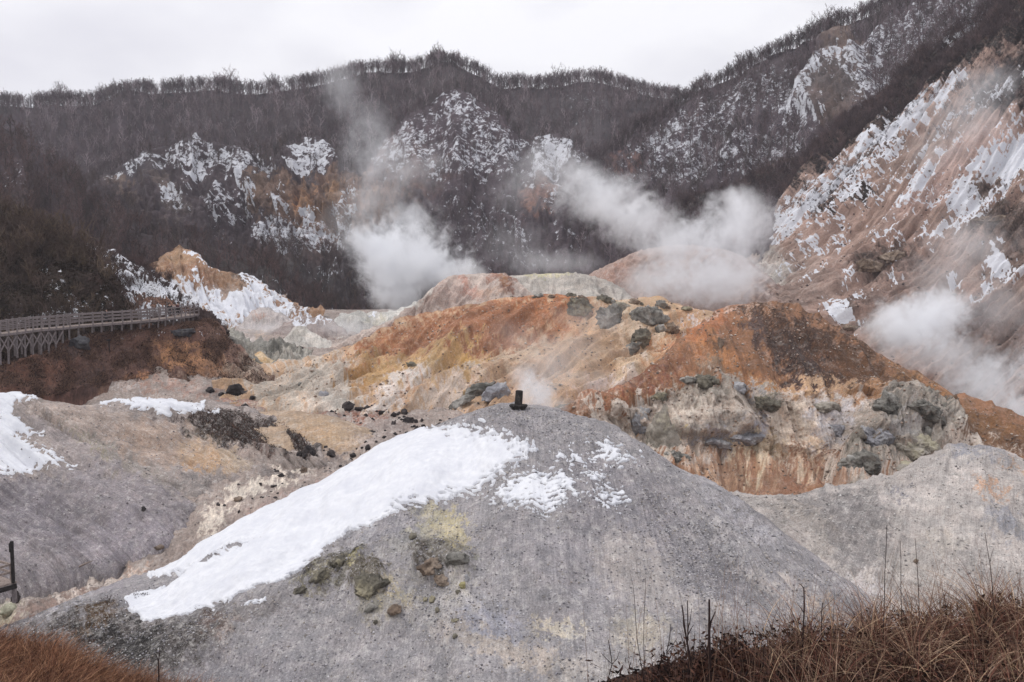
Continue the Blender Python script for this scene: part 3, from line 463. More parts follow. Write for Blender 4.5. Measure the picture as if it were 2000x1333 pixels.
# ---- orange hill
terrain('orange', 'hill', 'long orange and cream hill stained with ochre in the middle of the valley', [
 [(420, 800, 85), (480, 795, 85), (600, 800, 82), (700, 816, 80), (800, 830, 79), (900, 815, 79), (1000, 812, 79), (1150, 812, 78), (1300, 812, 79), (1620, 860, 78)],
 [(420, 776, 90), (480, 767, 90), (560, 747, 92), (700, 737, 95), (830, 712, 98), (950, 692, 100), (1100, 682, 101), (1250, 682, 101), (1350, 682, 101), (1620, 770, 98)],
 [(420, 776, 91), (480, 752, 94.5), (500, 740, 97), (560, 717, 101), (640, 691, 106), (700, 667, 110), (760, 642, 113), (830, 617, 116), (880, 601, 118), (950, 587, 120), (1020, 579, 121), (1100, 578, 121), (1200, 584, 120), (1280, 590, 119), (1340, 601, 117), (1385, 607, 115), (1450, 640, 112), (1620, 720, 108)]],
 'a5866e', M_crust, 1.6, 1.6, gk=1.04, ck=1.45, sat=1.2, hue=(.95, 1.03, .95), shear=-.75, disp=[(T_SOFT, 20, 1.3), (T_RIDGE, 9, .55, .6, 3), (T_FBM, 4, .22), (None, 2.2, .55, 1, 1, lambda x, y: zmask(('e', 1230, 615, 170, 36, 12, .4), x, y)+.6*zmask(('e', 640, 740, 160, 40, -20, .4), x, y))],
 zones=[G([(470, 760), (560, 715), (660, 690), (720, 690), (690, 740), (720, 800), (700, 825), (480, 810)], 'a09a90', .9, 8), E(620, 745, 60, 26, -20, '98938a', .6), E(660, 790, 50, 26, 0, 'a8a39a', .8), E(560, 770, 60, 16, -10, '979186', .6),
        G([(700, 665), (830, 615), (950, 585), (1100, 577), (1180, 585), (1150, 640), (1050, 680), (960, 680), (880, 672), (800, 680), (720, 690), (670, 710)], '96593a', .9, 12),
        E(1060, 588, 90, 14, 0, 'a4623c', .8), E(940, 640, 120, 26, -8, '8f5b42', .7), E(720, 690, 60, 14, -25, '9c6440', .8),
        G([(690, 740), (720, 705), (800, 682), (880, 672), (960, 690), (940, 720), (960, 760), (900, 760), (860, 720), (800, 730), (760, 760), (715, 752)], 'a27c50', .85, 9), E(700, 735, 20, 36, 20, '9c6c3a', .7), E(930, 690, 26, 14, 0, 'a87f46', .8), E(860, 730, 30, 20, 0, 'a98a62', .6),
        E(790, 745, 60, 26, -25, 'aaa8a4', .9), E(760, 790, 60, 24, -35, 'aba7a2', .9), E(800, 765, 24, 20, -45, 'a3714f', .8), E(880, 775, 70, 24, -20, 'a39a92', .8), E(930, 750, 26, 20, 0, 'a59c92', .6),
        E(1100, 690, 160, 50, -20, 'a07f66', .9), E(1180, 700, 90, 34, -20, '93745a', .7), E(1020, 690, 70, 30, -30, 'a3917f', .7), E(1000, 740, 90, 24, -20, '9a7a66', .8), E(1180, 760, 80, 20, -15, 'a59792', .9), E(1090, 770, 80, 16, -10, '9e806c', .8), E(1240, 740, 50, 20, -20, 'b5aba0', .8),
        E(1200, 600, 60, 16, 5, 'a79a88', .8), E(1250, 645, 60, 26, 0, 'ab9a88', .7), E(1290, 600, 60, 12, 5, 'a1886c', .7), E(1350, 612, 40, 12, 10, 'a87a5c', .8), E(1290, 680, 50, 28, -20, 'a36c48', .8), E(1240, 700, 40, 20, -30, 'ad9a84', .7), E(1340, 660, 60, 20, -30, 'a8694a', .7), E(1360, 625, 30, 8, -20, 'a7a5a6', .8), E(1160, 620, 50, 20, 0, 'a98a70', .6), E(1330, 720, 60, 24, -30, '9a5c44', .7)], warp=11)
# ---- peak hill with the crag wall and hollow
wallm = lambda x, y: zmask(('p', [(1180, 800), (1250, 760), (1350, 735), (1450, 745), (1600, 775), (1700, 750), (1850, 800), (1900, 860), (1700, 945), (1500, 900), (1300, 900), (1200, 860)], 25), x, y)
terrain('peak', 'hill', 'rust orange peak with a dark brown face above a pale rock hollow', [
 [(1040, 905, 66), (1200, 935, 60), (1400, 985, 57), (1600, 992, 56.5), (1800, 1010, 56), (2250, 1110, 54)],
 [(1040, 862, 73.5), (1150, 845, 74), (1250, 862, 73.5), (1350, 885, 73.5), (1450, 888, 73.6), (1550, 898, 73.6), (1650, 915, 72.5), (1740, 928, 71.5), (1800, 935, 70.5), (2000, 965, 66), (2250, 1050, 62)],
 [(1040, 842, 72), (1150, 802, 75), (1250, 785, 76), (1350, 755, 77), (1450, 748, 77), (1550, 763, 77), (1650, 788, 77), (1740, 775, 78), (1850, 830, 76), (2000, 900, 72), (2250, 1000, 66)],
 [(1040, 835, 73), (1130, 786, 78), (1200, 760, 81), (1270, 716, 84), (1330, 667, 87), (1380, 627, 90), (1410, 604, 91), (1440, 593, 92), (1480, 592, 92), (1520, 600, 92), (1560, 611, 91), (1640, 645, 90), (1720, 690, 88), (1800, 735, 86), (1900, 785, 83), (2000, 823, 80), (2150, 885, 77), (2250, 925, 75)]],
 '8a5c42', M_crust, 1.5, 1.5, gk=.96, ck=1.3, hue=(.93, 1.02, .94), shear=.35, disp=[(T_SOFT, 18, .9), (T_FBM, 5, .25), (T_RIDGE, 7, .35, .6, 3), (T_RIDGE, 8, .45, 1, 1, wallm), (None, 3.2, .75, 1, 1.3, wallm), (None, 1.3, .3, 1, 1.2, wallm), (T_ROUGH, 1.5, .12, 1, 1, wallm)],
 relief=[lambda x, y, U, V: 2.6*zmask(('p', [(1630, 900), (1660, 850), (1720, 780), (1780, 770), (1850, 800), (1880, 850), (1840, 900), (1740, 945), (1650, 940)], 22), x, y)*(.85+.13*facet(U, V, 3.4, 3)+.05*facet(U, V, 1.4, 4)),
         lambda x, y, U, V: 1.5*zmask(('e', 1400, 830, 90, 30, 0, .5), x, y)-1.8*zmask(('e', 1500, 925, 130, 40, 0, .7), x, y)],
 zones=[G([(1445, 600), (1480, 595), (1600, 625), (1720, 690), (1840, 760), (1800, 770), (1700, 765), (1640, 750), (1590, 745), (1550, 735), (1510, 700), (1470, 650)], '503a30', .95, 18), E(1560, 690, 60, 30, 35, '4b3a38', .6), E(1480, 640, 14, 34, -20, '5a4a4a', .7), E(1570, 735, 30, 10, 0, '4d3a3e', .7), E(1620, 660, 80, 12, 25, '553a2c', .7), E(1680, 720, 90, 20, 27, '7a4a2e', .6), G([(1600, 640), (1720, 700), (1860, 775), (2000, 835), (2200, 920), (2200, 1000), (2000, 905), (1880, 850), (1780, 785), (1680, 750)], '66432d', .9, 16), E(1850, 790, 130, 14, 27, '8a5d3a', .5), E(1800, 745, 90, 9, 28, '9b6a44', .7), E(1960, 840, 90, 14, 26, '825736', .8), E(1920, 860, 80, 16, 30, '7c6250', .7),
        E(1205, 835, 100, 26, 32, 'b8b0a4', .9), E(1260, 800, 40, 16, 10, 'b0aca8', .7), E(1400, 605, 60, 8, -15, 'b39a90', .8), E(1480, 593, 40, 4, 5, 'b09a8c', .6), E(1380, 650, 60, 16, -35, 'a65f38', .8), E(1410, 700, 80, 24, 30, 'a5693f', .8), E(1230, 750, 110, 10, -28, '8a4c38', .85), E(1290, 730, 60, 9, -30, '6d3d33', .6), E(1180, 785, 60, 7, -20, 'a2684a', .7), E(1500, 745, 60, 8, 8, 'b07d4e', .7), E(1410, 675, 16, 14, 0, '5f483c', .7), E(1390, 715, 26, 16, -10, '7d6c5c', .8), E(1600, 755, 80, 14, 5, 'b29274', .7), E(1690, 770, 60, 14, -10, '9a6f4e', .6),
        G([(1180, 810), (1250, 775), (1330, 740), (1420, 738), (1560, 765), (1640, 780), (1700, 790), (1740, 760), (1800, 775), (1870, 840), (1950, 880), (2000, 900), (1850, 930), (1700, 960), (1500, 960), (1330, 920), (1240, 880), (1150, 840)], 'a59b90', .95, 7),
        E(1390, 760, 60, 16, -5, '858075', .8), E(1430, 790, 70, 20, 0, 'a09a90', .6), E(1400, 845, 90, 22, -3, '86827c', .8), E(1400, 856, 60, 7, -3, '8c8f9c', .8), E(1480, 835, 24, 18, 40, '8b8f9c', .8), E(1330, 800, 50, 20, 0, 'b3ab9e', .8), E(1310, 855, 12, 18, 0, 'b89858', .7), E(1500, 775, 30, 10, 10, '6d6a58', .8), E(1470, 765, 24, 12, 0, '7f8188', .7), E(1530, 790, 40, 10, 5, '5f5a52', .7), E(1340, 745, 40, 10, -10, '6b6152', .7),
        E(1560, 830, 60, 40, 0, 'b5a594', .8), E(1620, 810, 50, 22, 0, '9c9fa8', .7), E(1620, 850, 40, 24, 10, '85868c', .7), E(1480, 880, 60, 30, 0, 'b8a184', .8),
        G([(1650, 905), (1660, 860), (1700, 810), (1740, 765), (1790, 772), (1850, 800), (1875, 850), (1850, 890), (1760, 935), (1680, 945), (1640, 930)], '7d786f', .9, 6), E(1730, 800, 40, 26, -30, '5e5a54', .7), E(1820, 800, 40, 20, 30, '55564f', .7), E(1750, 860, 60, 30, 0, '8b8a8c', .6), E(1660, 830, 30, 20, 0, '6f6a60', .5), E(1790, 880, 40, 24, 0, '98938a', .5), E(1670, 910, 30, 20, 0, '6b665a', .6),
        E(1880, 880, 50, 24, 20, 'b3aca2', .8), E(1930, 890, 60, 12, 25, 'a89d92', .8),
        G([(1340, 905), (1380, 890), (1440, 885), (1480, 895), (1520, 890), (1600, 900), (1640, 940), (1670, 955), (1500, 1000), (1350, 960)], '95684f', .9, 8), E(1560, 930, 70, 22, 5, '85533e', .8), E(1400, 925, 60, 18, 10, 'b09078', .7), E(1470, 915, 30, 20, 0, '8a5a42', .6), E(1555, 880, 9, 40, 8, '85543a', .8), E(1610, 900, 9, 34, -5, '7c4e36', .7), E(1580, 885, 18, 22, 0, 'b59a80', .7), E(1300, 880, 30, 20, 0, 'a29888', .8), E(1450, 905, 5, 30, 5, '7b5240', .6)], warp=10)
# ---- left mound
terrain('mound', 'hill', 'broad grey and tan mound with snow on its left side', [
 [(-250, 1180, 49), (0, 1170, 49.5), (150, 1140, 51), (300, 1078, 53.5), (400, 1025, 57.5), (450, 985, 60.5), (520, 952, 63), (600, 940, 64), (670, 935, 64)],
 [(-250, 1010, 56), (0, 1010, 56.5), (150, 980, 58), (300, 945, 62), (400, 930, 64.5), (500, 925, 65), (600, 925, 65), (670, 928, 64.5)],
 [(-250, 880, 63), (0, 880, 64), (150, 872, 66), (300, 850, 70), (400, 850, 72), (500, 870, 71), (600, 900, 67), (670, 922, 65)],
 [(-250, 762, 70), (0, 769, 71), (60, 776, 72), (110, 786, 72.5), (150, 790, 73), (190, 787, 74), (250, 781, 75), (330, 787, 76), (400, 791, 77), (470, 801, 78), (540, 823, 77), (590, 850, 73), (620, 882, 69), (670, 915, 66)]],
 '8f8580', M_near, 1.6, 1.5, gk=.82, ck=1.35, shear=.85, disp=[(T_SOFT, 12, .5), (T_FBM, 4, .16), (T_RIDGE, 5, .3, .5, 5), (T_RIDGE, 1.6, .06, .5, 5), (T_ROUGH, 1.6, .05)],
 zones=[G([(-250, 960), (100, 920), (180, 900), (260, 930), (330, 960), (400, 1010), (420, 1040), (380, 1080), (200, 1150), (-250, 1230)], '817b80', .95, 16), E(60, 1000, 110, 60, 30, '77727a', .6), E(260, 1060, 130, 50, 0, '878089', .5),
        E(200, 830, 150, 34, 15, 'a08f83', .9), E(330, 870, 110, 40, 10, 'a18a78', .8), E(120, 860, 90, 20, 35, '8c8383', .7), E(240, 895, 120, 12, 28, '88827a', .7), E(180, 870, 90, 5, 32, '8a8365', .6), E(420, 895, 80, 34, 10, 'ab9070', .8), E(400, 905, 50, 20, 0, 'ad8456', .5), E(460, 900, 40, 20, 20, '9f9484', .6),
        G([(300, 805), (360, 815), (420, 800), (460, 805), (540, 825), (590, 855), (620, 885), (600, 900), (540, 880), (480, 870), (430, 860), (380, 835)], '4b352c', .92, 7), E(560, 845, 50, 20, 30, '43332d', .6), E(520, 880, 50, 10, 15, '6d4a38', .6), E(400, 845, 40, 10, 15, '6b5a3e', .6),
        E(380, 950, 50, 10, 10, '7b7673', .7), E(560, 910, 70, 16, 8, '8e8178', .8), E(90, 815, 60, 7, 30, '756a62', .5)],
 warp=8)
terrain('tanmound', 'hill', 'low tan mound stained yellow ochre among the boulders', [
 [(480, 905, 69), (640, 905, 68.5), (740, 882, 71), (810, 880, 71.5)],
 [(480, 812, 80), (520, 806, 80), (560, 804, 79), (620, 810, 77.3), (680, 824, 75.6), (740, 846, 74), (810, 872, 72.6)]],
 'a08a72', M_mid, 1.5, 1.5, gk=.9, ck=1.2, sat=1.1, disp=[(T_SOFT, 8, .25), (T_ROUGH, 2, .08)], zones=[E(620, 845, 60, 26, 20, 'a98a62', .6), E(720, 860, 40, 12, 10, 'a3948a', .7), E(600, 835, 40, 8, 0, 'aa8f74', .6)], warp=6)
# ---- foreground hump
hsh = lambda x: np.clip(-(x-1012)/520., -1.1, 1.3)*-.0 + np.clip((x-1012)/420., -1.0, 1.0)*.75
SNOWMAIN = [(285, 1117), (330, 1080), (400, 1040), (470, 1000), (540, 962), (600, 930), (700, 875), (800, 825), (870, 838), (900, 836), (930, 838), (990, 858), (1038, 880), (1012, 902), (960, 925), (900, 948), (850, 972), (790, 990), (740, 1018), (690, 1030), (640, 1050), (610, 1082), (560, 1130), (480, 1164), (420, 1188), (340, 1202), (275, 1204), (232, 1170), (262, 1155), (340, 1134), (420, 1098), (510, 1048), (430, 1078), (380, 1104), (340, 1120), (290, 1132)]
insnow = lambda x, y: 1-np.clip(zmask(('p', SNOWMAIN, 4), x, y), 0, 1)
HUMP = [
 [(-250, 1500, 34.5), (300, 1500, 33), (700, 1500, 31), (1200, 1500, 29), (1700, 1500, 29), (2100, 1560, 30)],
 [(-250, 1320, 40), (100, 1262, 40), (400, 1232, 40), (700, 1200, 39), (1000, 1150, 38), (1300, 1180, 37), (1600, 1265, 36), (2100, 1490, 32)],
 [(-250, 1285, 42), (100, 1218, 43), (300, 1174, 44.5), (500, 1084, 45.5), (700, 1000, 47), (900, 930, 48), (1012, 900, 48), (1150, 922, 47), (1300, 992, 45), (1450, 1082, 42), (1600, 1182, 39.5), (1800, 1310, 37.5), (2100, 1470, 34)],
 [(-250, 1260, 44), (0, 1234, 45), (100, 1190, 46), (200, 1160, 47), (240, 1147, 48), (300, 1128, 49), (400, 1062, 51), (500, 1010, 53), (600, 962, 55), (700, 905, 56.5), (800, 852, 58), (880, 822, 58), (940, 804, 57), (1012, 796, 56), (1080, 802, 55), (1130, 813, 54), (1200, 839, 52), (1260, 872, 50), (1320, 908, 49), (1400, 953, 47), (1500, 1022, 45), (1600, 1100, 43), (1690, 1169, 41), (1800, 1245, 39.5), (2100, 1450, 35)]]
def crust(x, y): return zmask(('e', 650, 1108, 75, 30, -30, .35), x, y)+zmask(('e', 722, 1135, 40, 34, 0, .3), x, y)+zmask(('e', 860, 1095, 62, 48, 10, .35), x, y)
terrain('hump', 'hill', 'large grey gravel mound in front carrying the stone marker', HUMP, '827f81', M_near, 1.3, 1.3, gk=.87, ck=1.4, shear=(1012, .045), back=((4, -1.6), (14, -11)),
 disp=[(T_SOFT, 10, .4), (T_FBM, 5, .2), (T_RIDGE, 3.4, .09, .9, 5, insnow), (T_RIDGE, 1.1, .03, .7, 6, insnow), (T_ROUGH, 1.2, .035), (None, 1.1, .30, 1, 1, crust), (None, .45, .13, 1, 1, crust), (T_ROUGH, .8, .06, 1, 1, crust), (T_ROUGH, 1.3, .08, 1, 1, lambda x, y: zmask(('e', 1390, 1120, 90, 60, 50, .6), x, y))],
 relief=[lambda x, y, U, V: .55*np.clip(crust(x, y), 0, 1)],
 zones=[E(900, 860, 200, 40, -10, '817c80', .4), E(1200, 980, 160, 90, 30, '78747a', .6), E(1120, 1100, 180, 60, 20, '8c888c', .6), E(1450, 1010, 120, 14, 38, '9a989e', .6), E(1420, 1060, 60, 8, 55, 'a3a0a0', .7), E(1240, 1110, 60, 90, -50, '9c938a', .5), E(1400, 1120, 80, 50, 50, '6e6c72', .6),
        G([(830, 985), (880, 980), (905, 1010), (915, 1060), (912, 1085), (880, 1080), (850, 1040)], 'a79b70', .85, 10), E(840, 1010, 30, 30, 0, '97917c', .7), E(800, 1060, 60, 40, -20, '85837c', .6), E(760, 1040, 60, 24, -30, '7c7980', .6), E(700, 1055, 40, 20, -30, '96969c', .5), E(830, 1040, 20, 20, 0, 'a39a74', .4),
        E(650, 1108, 80, 32, -30, '66604c', .9), E(680, 1090, 30, 12, -20, '4e4b42', .6), E(700, 1100, 20, 10, 20, 'a39a5c', .7), E(620, 1130, 40, 14, -35, '8d866a', .7), E(722, 1135, 42, 36, 0, '645b46', .95, .25), E(730, 1180, 34, 18, 0, '777360', .7), E(780, 1170, 40, 18, 10, 'a39672', .8), E(740, 1200, 40, 20, 0, '938b78', .6),
        E(865, 1085, 60, 40, 15, '6b6659', .9), E(830, 1090, 26, 18, 0, '57493c', .7), E(868, 1122, 20, 10, 0, '4c4238', .8), E(910, 1100, 10, 10, 0, '9a9c8a', .6), E(820, 1130, 60, 16, -5, '8f8a80', .6), E(860, 1190, 80, 40, 0, '9d9a96', .6), E(900, 1150, 20, 30, 0, 'a19a84', .4),
        E(960, 1220, 70, 30, 0, '8e909e', .6), E(1090, 1225, 60, 14, 10, 'b3a88f', .7), E(1120, 1240, 30, 10, 0, 'a9a59c', .6), E(1000, 1270, 160, 24, 15, 'a09486', .7), E(1250, 1230, 60, 40, 0, 'a69c86', .6), E(1380, 1190, 90, 20, 20, 'a39a90', .4), E(1500, 1150, 110, 10, 35, 'a39a92', .5), E(1600, 1190, 60, 8, 30, 'a38e78', .6), E(1200, 1310, 120, 40, 0, '98948f', .5),
        G([(-250, 1300), (60, 1225), (200, 1185), (260, 1195), (340, 1210), (430, 1190), (460, 1230), (400, 1290), (300, 1340), (200, 1400), (-250, 1500)], '4a4139', .9, 34), E(190, 1210, 50, 14, -25, '6a4e2c', .85), E(430, 1225, 40, 24, 30, '6f5348', .7), E(240, 1260, 90, 40, 0, '3c3838', .7), E(130, 1170, 80, 6, -25, '9a97a0', .7), E(230, 1145, 40, 10, -20, '7a747c', .6), E(590, 1120, 60, 9, -50, '5d595c', .6), E(480, 1210, 100, 18, -20, '6b6460', .6), E(450, 1240, 6, 40, 20, 'a39b94', .6), E(480, 1330, 160, 60, 0, '77747a', .5)], warp=9)
def sheet(key, name, label, src_lines, polys, thick, warp=8, du=1.5, dv=1.5, shear=0, disp=(), rag=1.0):
    """snow lying on a hill: the hill's own surface lifted where the snow is, sunk into it elsewhere"""
    l = LAY[key]; P = l['P'].copy(); gx, gy = l['gx'], l['gy']
    wx = gx+warp*(tex(T_FBM, gx, gy, 45, 1.6, 1, .2)+.6*tex(T_ROUGH, gx, gy, 12, 1.5, 1, .4)); wy = gy+.6*warp*(tex(T_FBM, gx, gy, 45, 1.6, 1, .5)+.6*tex(T_ROUGH, gx, gy, 12, 1.5, 1, .9))
    m = np.full(P.shape[:2], -1.0)
    for pts, soft in polys:
        xs = [p[0] for p in pts]; ys = [p[1] for p in pts]; b = (wx > min(xs)-30) & (wx < max(xs)+30) & (wy > min(ys)-30) & (wy < max(ys)+30)
        if b.any():
            v = np.full(m.shape, -1.0); d = sdf(pts, wx[b], wy[b]) + soft*.8*tex(T_EDGE, gx[b], gy[b], 14, 2.4, .8, .33)*rag*((.15+.85*sstep(600, 760, gx[b]))*(1+1.2*sstep(700, 1000, gx[b])) if key == 'hump' else 1); v[b] = np.clip(d/soft, -1, 1); m = np.maximum(m, v)
    h = np.where(m > 0, thick*(1-(1-np.clip(m, 0, 1))**2)+.015, -.06+.05*m) + np.where(m > .1, thick*.3*tex(T_FBM, l['P'][..., 0], l['P'][..., 1], 3.0)+thick*.05*tex(T_ROUGH, l['P'][..., 0], l['P'][..., 1], .7), 0)
    P = P+l['n']*h[..., None]
    me = grid_mesh(name, P, M_snow, {}, skip=(m <= -.9)); o = bpy.data.objects.new(name, me); COL.objects.link(o)
    o['kind'] = 'stuff'; o['label'] = label; o['category'] = 'snow'
def snow_mat():
    mt, nt = new_mat('snow'); L = nt.links.new; P = N(nt, 'ShaderNodeNewGeometry').outputs['Position']
    n = noise(nt, P, 2.2, 6, .62); n2 = noise(nt, P, 9, 4, .7)
    c = mixc(nt, mrange(nt, n, .35, .7, 0, 1), (.71, .715, .735), (.60, .61, .65))
    c = mixc(nt, mrange(nt, noise(nt, P, .45, 6, .6), .45, .68, 0, .7), c, (.56, .57, .615))
    c = mixc(nt, mrange(nt, n2, .68, .74, 0, .25), c, (.4, .38, .38))
    b = N(nt, 'ShaderNodeBsdfPrincipled'); b.inputs['Roughness'].default_value = .75; b.inputs['Specular IOR Level'].default_value = .2; L(c, b.inputs['Base Color'])
    bp = N(nt, 'ShaderNodeBump'); bp.inputs['Strength'].default_value = .5; bp.inputs['Distance'].default_value = .07; L(math_(nt, 'ADD', n, math_(nt, 'MULTIPLY', n2, .3)), bp.inputs['Height']); L(bp.outputs[0], b.inputs['Normal'])
    o = N(nt, 'ShaderNodeOutputMaterial'); L(b.outputs[0], o.inputs[0]); return mt
M_snow = snow_mat()
sheet('hump', 'snow', 'long white snow sheet sweeping down the grey gravel mound', None, [(SNOWMAIN, 7)], .12, warp=4.5, rag=.7)
sheet('hump', 'snow', 'separate snow patches beside the big snow sheet on the gravel mound', None, [([(968, 968), (985, 946), (1010, 930), (1060, 925), (1107, 935), (1115, 955), (1095, 975), (1085, 995), (1060, 1002), (1020, 985)], 7),
  ([(1158, 868), (1185, 866), (1215, 883), (1238, 899), (1200, 901), (1165, 893)], 5), ([(1095, 888), (1125, 890), (1150, 905), (1110, 902)], 5), ([(1150, 922), (1168, 922), (1176, 942), (1155, 944)], 4), ([(1158, 966), (1185, 970), (1186, 990), (1168, 990)], 4), ([(1190, 955), (1205, 955), (1222, 980), (1205, 988)], 4), ([(1125, 966), (1140, 966), (1140, 978), (1128, 978)], 4), ([(480, 1186), (518, 1180), (520, 1189), (490, 1192)], 3)], .07, warp=6)
sheet('mound', 'snow', 'snow patches on the left mound', None, [([(-250, 740), (0, 760), (62, 772), (62, 779), (30, 783), (20, 800), (35, 825), (84, 848), (60, 846), (40, 855), (100, 890), (150, 906), (120, 902), (70, 905), (66, 920), (20, 924), (-250, 930)], 6),
  ([(185, 786), (250, 775), (330, 780), (395, 790), (398, 803), (385, 812), (345, 808), (310, 812), (285, 800), (250, 790)], 4), ([(405, 800), (430, 800), (425, 812), (408, 812)], 3)], .06, warp=5, rag=.9)
terrain('righthill', 'hill', 'pale grey rounded hill at the lower right', [
 [(1320, 1560, 31), (1700, 1560, 30), (2250, 1560, 29)],
 [(1320, 1000, 47.4), (1400, 1006, 46.7), (1500, 1036, 45.1), (1600, 1112, 43.0), (1690, 1176, 41.0), (1800, 1200, 40.2), (1900, 1180, 40.5), (2250, 1200, 39)],
 [(1320, 988, 50.8), (1400, 972, 50.8), (1500, 980, 50), (1600, 985, 49.2), (1750, 960, 50.5), (1900, 930, 51), (2050, 960, 50), (2250, 1040, 49)],
 [(1320, 985, 52), (1400, 966, 52), (1450, 967, 51.5), (1500, 970, 51), (1580, 966, 51), (1650, 956, 52), (1750, 926, 53), (1830, 889, 54), (1870, 873, 55), (1930, 871, 55), (2000, 899, 54), (2100, 942, 53), (2250, 1010, 51)]],
 '9a938e', M_near, 1.4, 1.4, gk=.92, ck=1.4, shear=(1900, .04), disp=[(T_SOFT, 10, .3), (T_FBM, 4, .14), (T_ROUGH, 1.4, .06), (T_RIDGE, 4, .12, .6, 3)],
 zones=[G([(1520, 970), (1600, 965), (1720, 955), (1728, 1000), (1726, 1090), (1700, 1120), (1650, 1125), (1620, 1070), (1600, 1010), (1560, 1000)], '7e7a79', .9, 8), E(1560, 1000, 60, 20, 20, '8a8279', .6), E(1600, 1060, 40, 30, 50, '8f877e', .5), E(1760, 963, 18, 9, 0, '6a6c7a', .8), E(1900, 880, 60, 12, 5, '80828c', .9), E(1950, 890, 80, 10, 25, '86868c', .6), E(1850, 920, 110, 24, -15, 'a29c98', .7), E(1935, 955, 40, 14, 30, 'b08460', .8), E(1985, 910, 26, 10, 25, 'a9825c', .7), E(1960, 1020, 50, 22, 30, '82858f', .8), E(1830, 1010, 100, 50, 0, 'a39d98', .6), E(1800, 1120, 100, 40, 0, '9a938b', .6), E(1690, 1150, 50, 16, 20, 'a5a2a4', .7), E(1880, 1100, 60, 40, 0, '85817e', .5), E(1840, 1060, 50, 20, 0, 'a39a8c', .4)], warp=9)
# ================================================================== geometry from arrays
def arr_mesh(name, V, Fc, mats, tint=None, smooth=False, parent=None, link=True):
    me = bpy.data.meshes.new(name); V = np.asarray(V, np.float32); Fc = np.asarray(Fc, np.int32); k = Fc.shape[1]
    me.vertices.add(len(V)); me.vertices.foreach_set('co', V.reshape(-1))
    me.loops.add(Fc.size); me.loops.foreach_set('vertex_index', Fc.reshape(-1))
    me.polygons.add(len(Fc)); me.polygons.foreach_set('loop_start', (np.arange(len(Fc))*k).astype(np.int32)); me.polygons.foreach_set('loop_total', np.full(len(Fc), k, np.int32))
    if smooth: me.polygons.foreach_set('use_smooth', np.ones(len(Fc), bool))
    if tint is not None:
        a = me.attributes.new('tint', 'FLOAT_VECTOR', 'POINT'); a.data.foreach_set('vector', np.asarray(tint, np.float32).reshape(-1))
    me.update(); me.materials.append(mats)
    if not link: return me
    o = bpy.data.objects.new(name, me); COL.objects.link(o)
    if parent: o.parent = parent
    return o
def prisms(S, n=3):
    """S: M x 8 (p0, p1, r0, r1) -> tapered n-sided tubes"""
    S = np.asarray(S, float); p0, p1 = S[:, :3], S[:, 3:6]; d = p1-p0; d /= np.linalg.norm(d, axis=1, keepdims=True)+1e-9
    a = np.where(np.abs(d[:, 2:3]) > .9, [[1., 0, 0]], [[0, 0, 1.]]); u = np.cross(d, a); u /= np.linalg.norm(u, axis=1, keepdims=True)+1e-9; v = np.cross(d, u)
    an = np.arange(n)*2*np.pi/n; c = np.cos(an)[None, :, None]; s = np.sin(an)[None, :, None]
    ring = u[:, None]*c+v[:, None]*s
    V = np.concatenate([p0[:, None]+ring*S[:, 6][:, None, None], p1[:, None]+ring*S[:, 7][:, None, None]], 1).reshape(-1, 3)
    i = np.arange(n); j = (i+1) % n; f = np.stack([i, j, j+n, i+n], -1)
    return V, (f[None]+(np.arange(len(S))*2*n)[:, None, None]).reshape(-1, 4)
def ribbons(S, g):
    S = np.asarray(S, float); p0, p1 = S[:, :3], S[:, 3:6]; d = p1-p0; w = np.cross(d, g.standard_normal(d.shape)); w /= np.linalg.norm(w, axis=1, keepdims=True)+1e-9
    V = np.stack([p0-w*S[:, 6:7], p0+w*S[:, 6:7], p1+w*S[:, 7:8], p1-w*S[:, 7:8]], 1).reshape(-1, 3)
    return V, (np.arange(len(S))*4)[:, None]+np.arange(4)[None]
def tree_segs(g, h, nl=8, ns=5, nt_=4, spread=1.0, tw=.035, bushy=False):
    T, B = [], []
    base = np.zeros(3); lean = g.normal(0, .07, 3); lean[2] = 0; n = 5; p = base; tr = []
    r0 = .022*h if not bushy else .012*h
    for i in range(n):
        q = np.array([lean[0]*h*(i+1)/n, lean[1]*h*(i+1)/n, h*(.78 if not bushy else .6)*(i+1)/n])+g.normal(0, .012*h, 3)*[1, 1, 0]
        T.append([*p, *q, r0*(1-i/n*.75), r0*(1-(i+1)/n*.75)]); tr.append((p, q)); p = q
    for k in range(nl):
        f = (.02 if bushy else .28)+(.5 if bushy else .68)*(k+g.random())/nl; i = min(int(f*n), n-1); a, b = tr[i]; s = a+(b-a)*(f*n-i)
        az = g.random()*6.283; el = g.uniform(.55, 1.15)+(.2 if bushy else 0); ln = h*g.uniform(.26, .42)*(1.15-.5*f)*spread*(1.5 if bushy else 1)
        d = np.array([math.cos(az)*math.cos(el), math.sin(az)*math.cos(el), math.sin(el)]); m = s+d*ln*.5; d2 = d+[0, 0, .35]; d2 /= np.linalg.norm(d2); e = m+d2*ln*.55
        rr = r0*.42; T.append([*s, *m, rr, rr*.7]); T.append([*m, *e, rr*.7, rr*.3])
        for j in range(ns):
            u = .3+.7*(j+g.random())/ns; q = s+(m-s)*u*2 if u < .5 else m+(e-m)*(u-.5)*2
            dd = d2*.8+g.normal(0, .55, 3)+[0, 0, .25]; dd /= np.linalg.norm(dd); l2 = ln*g.uniform(.28, .5); w = q+dd*l2
            B.append([*q, *w, tw*1.2, tw*.7])
            for t in range(nt_):
                v = q+(w-q)*(.35+.65*(t+g.random())/nt_); d3 = dd*.7+g.normal(0, .6, 3)+[0, 0, .3]; d3 /= np.linalg.norm(d3)
                B.append([*v, *(v+d3*l2*g.uniform(.45, .8)), tw*.75, tw*.3])
    return np.array(T), np.array(B)
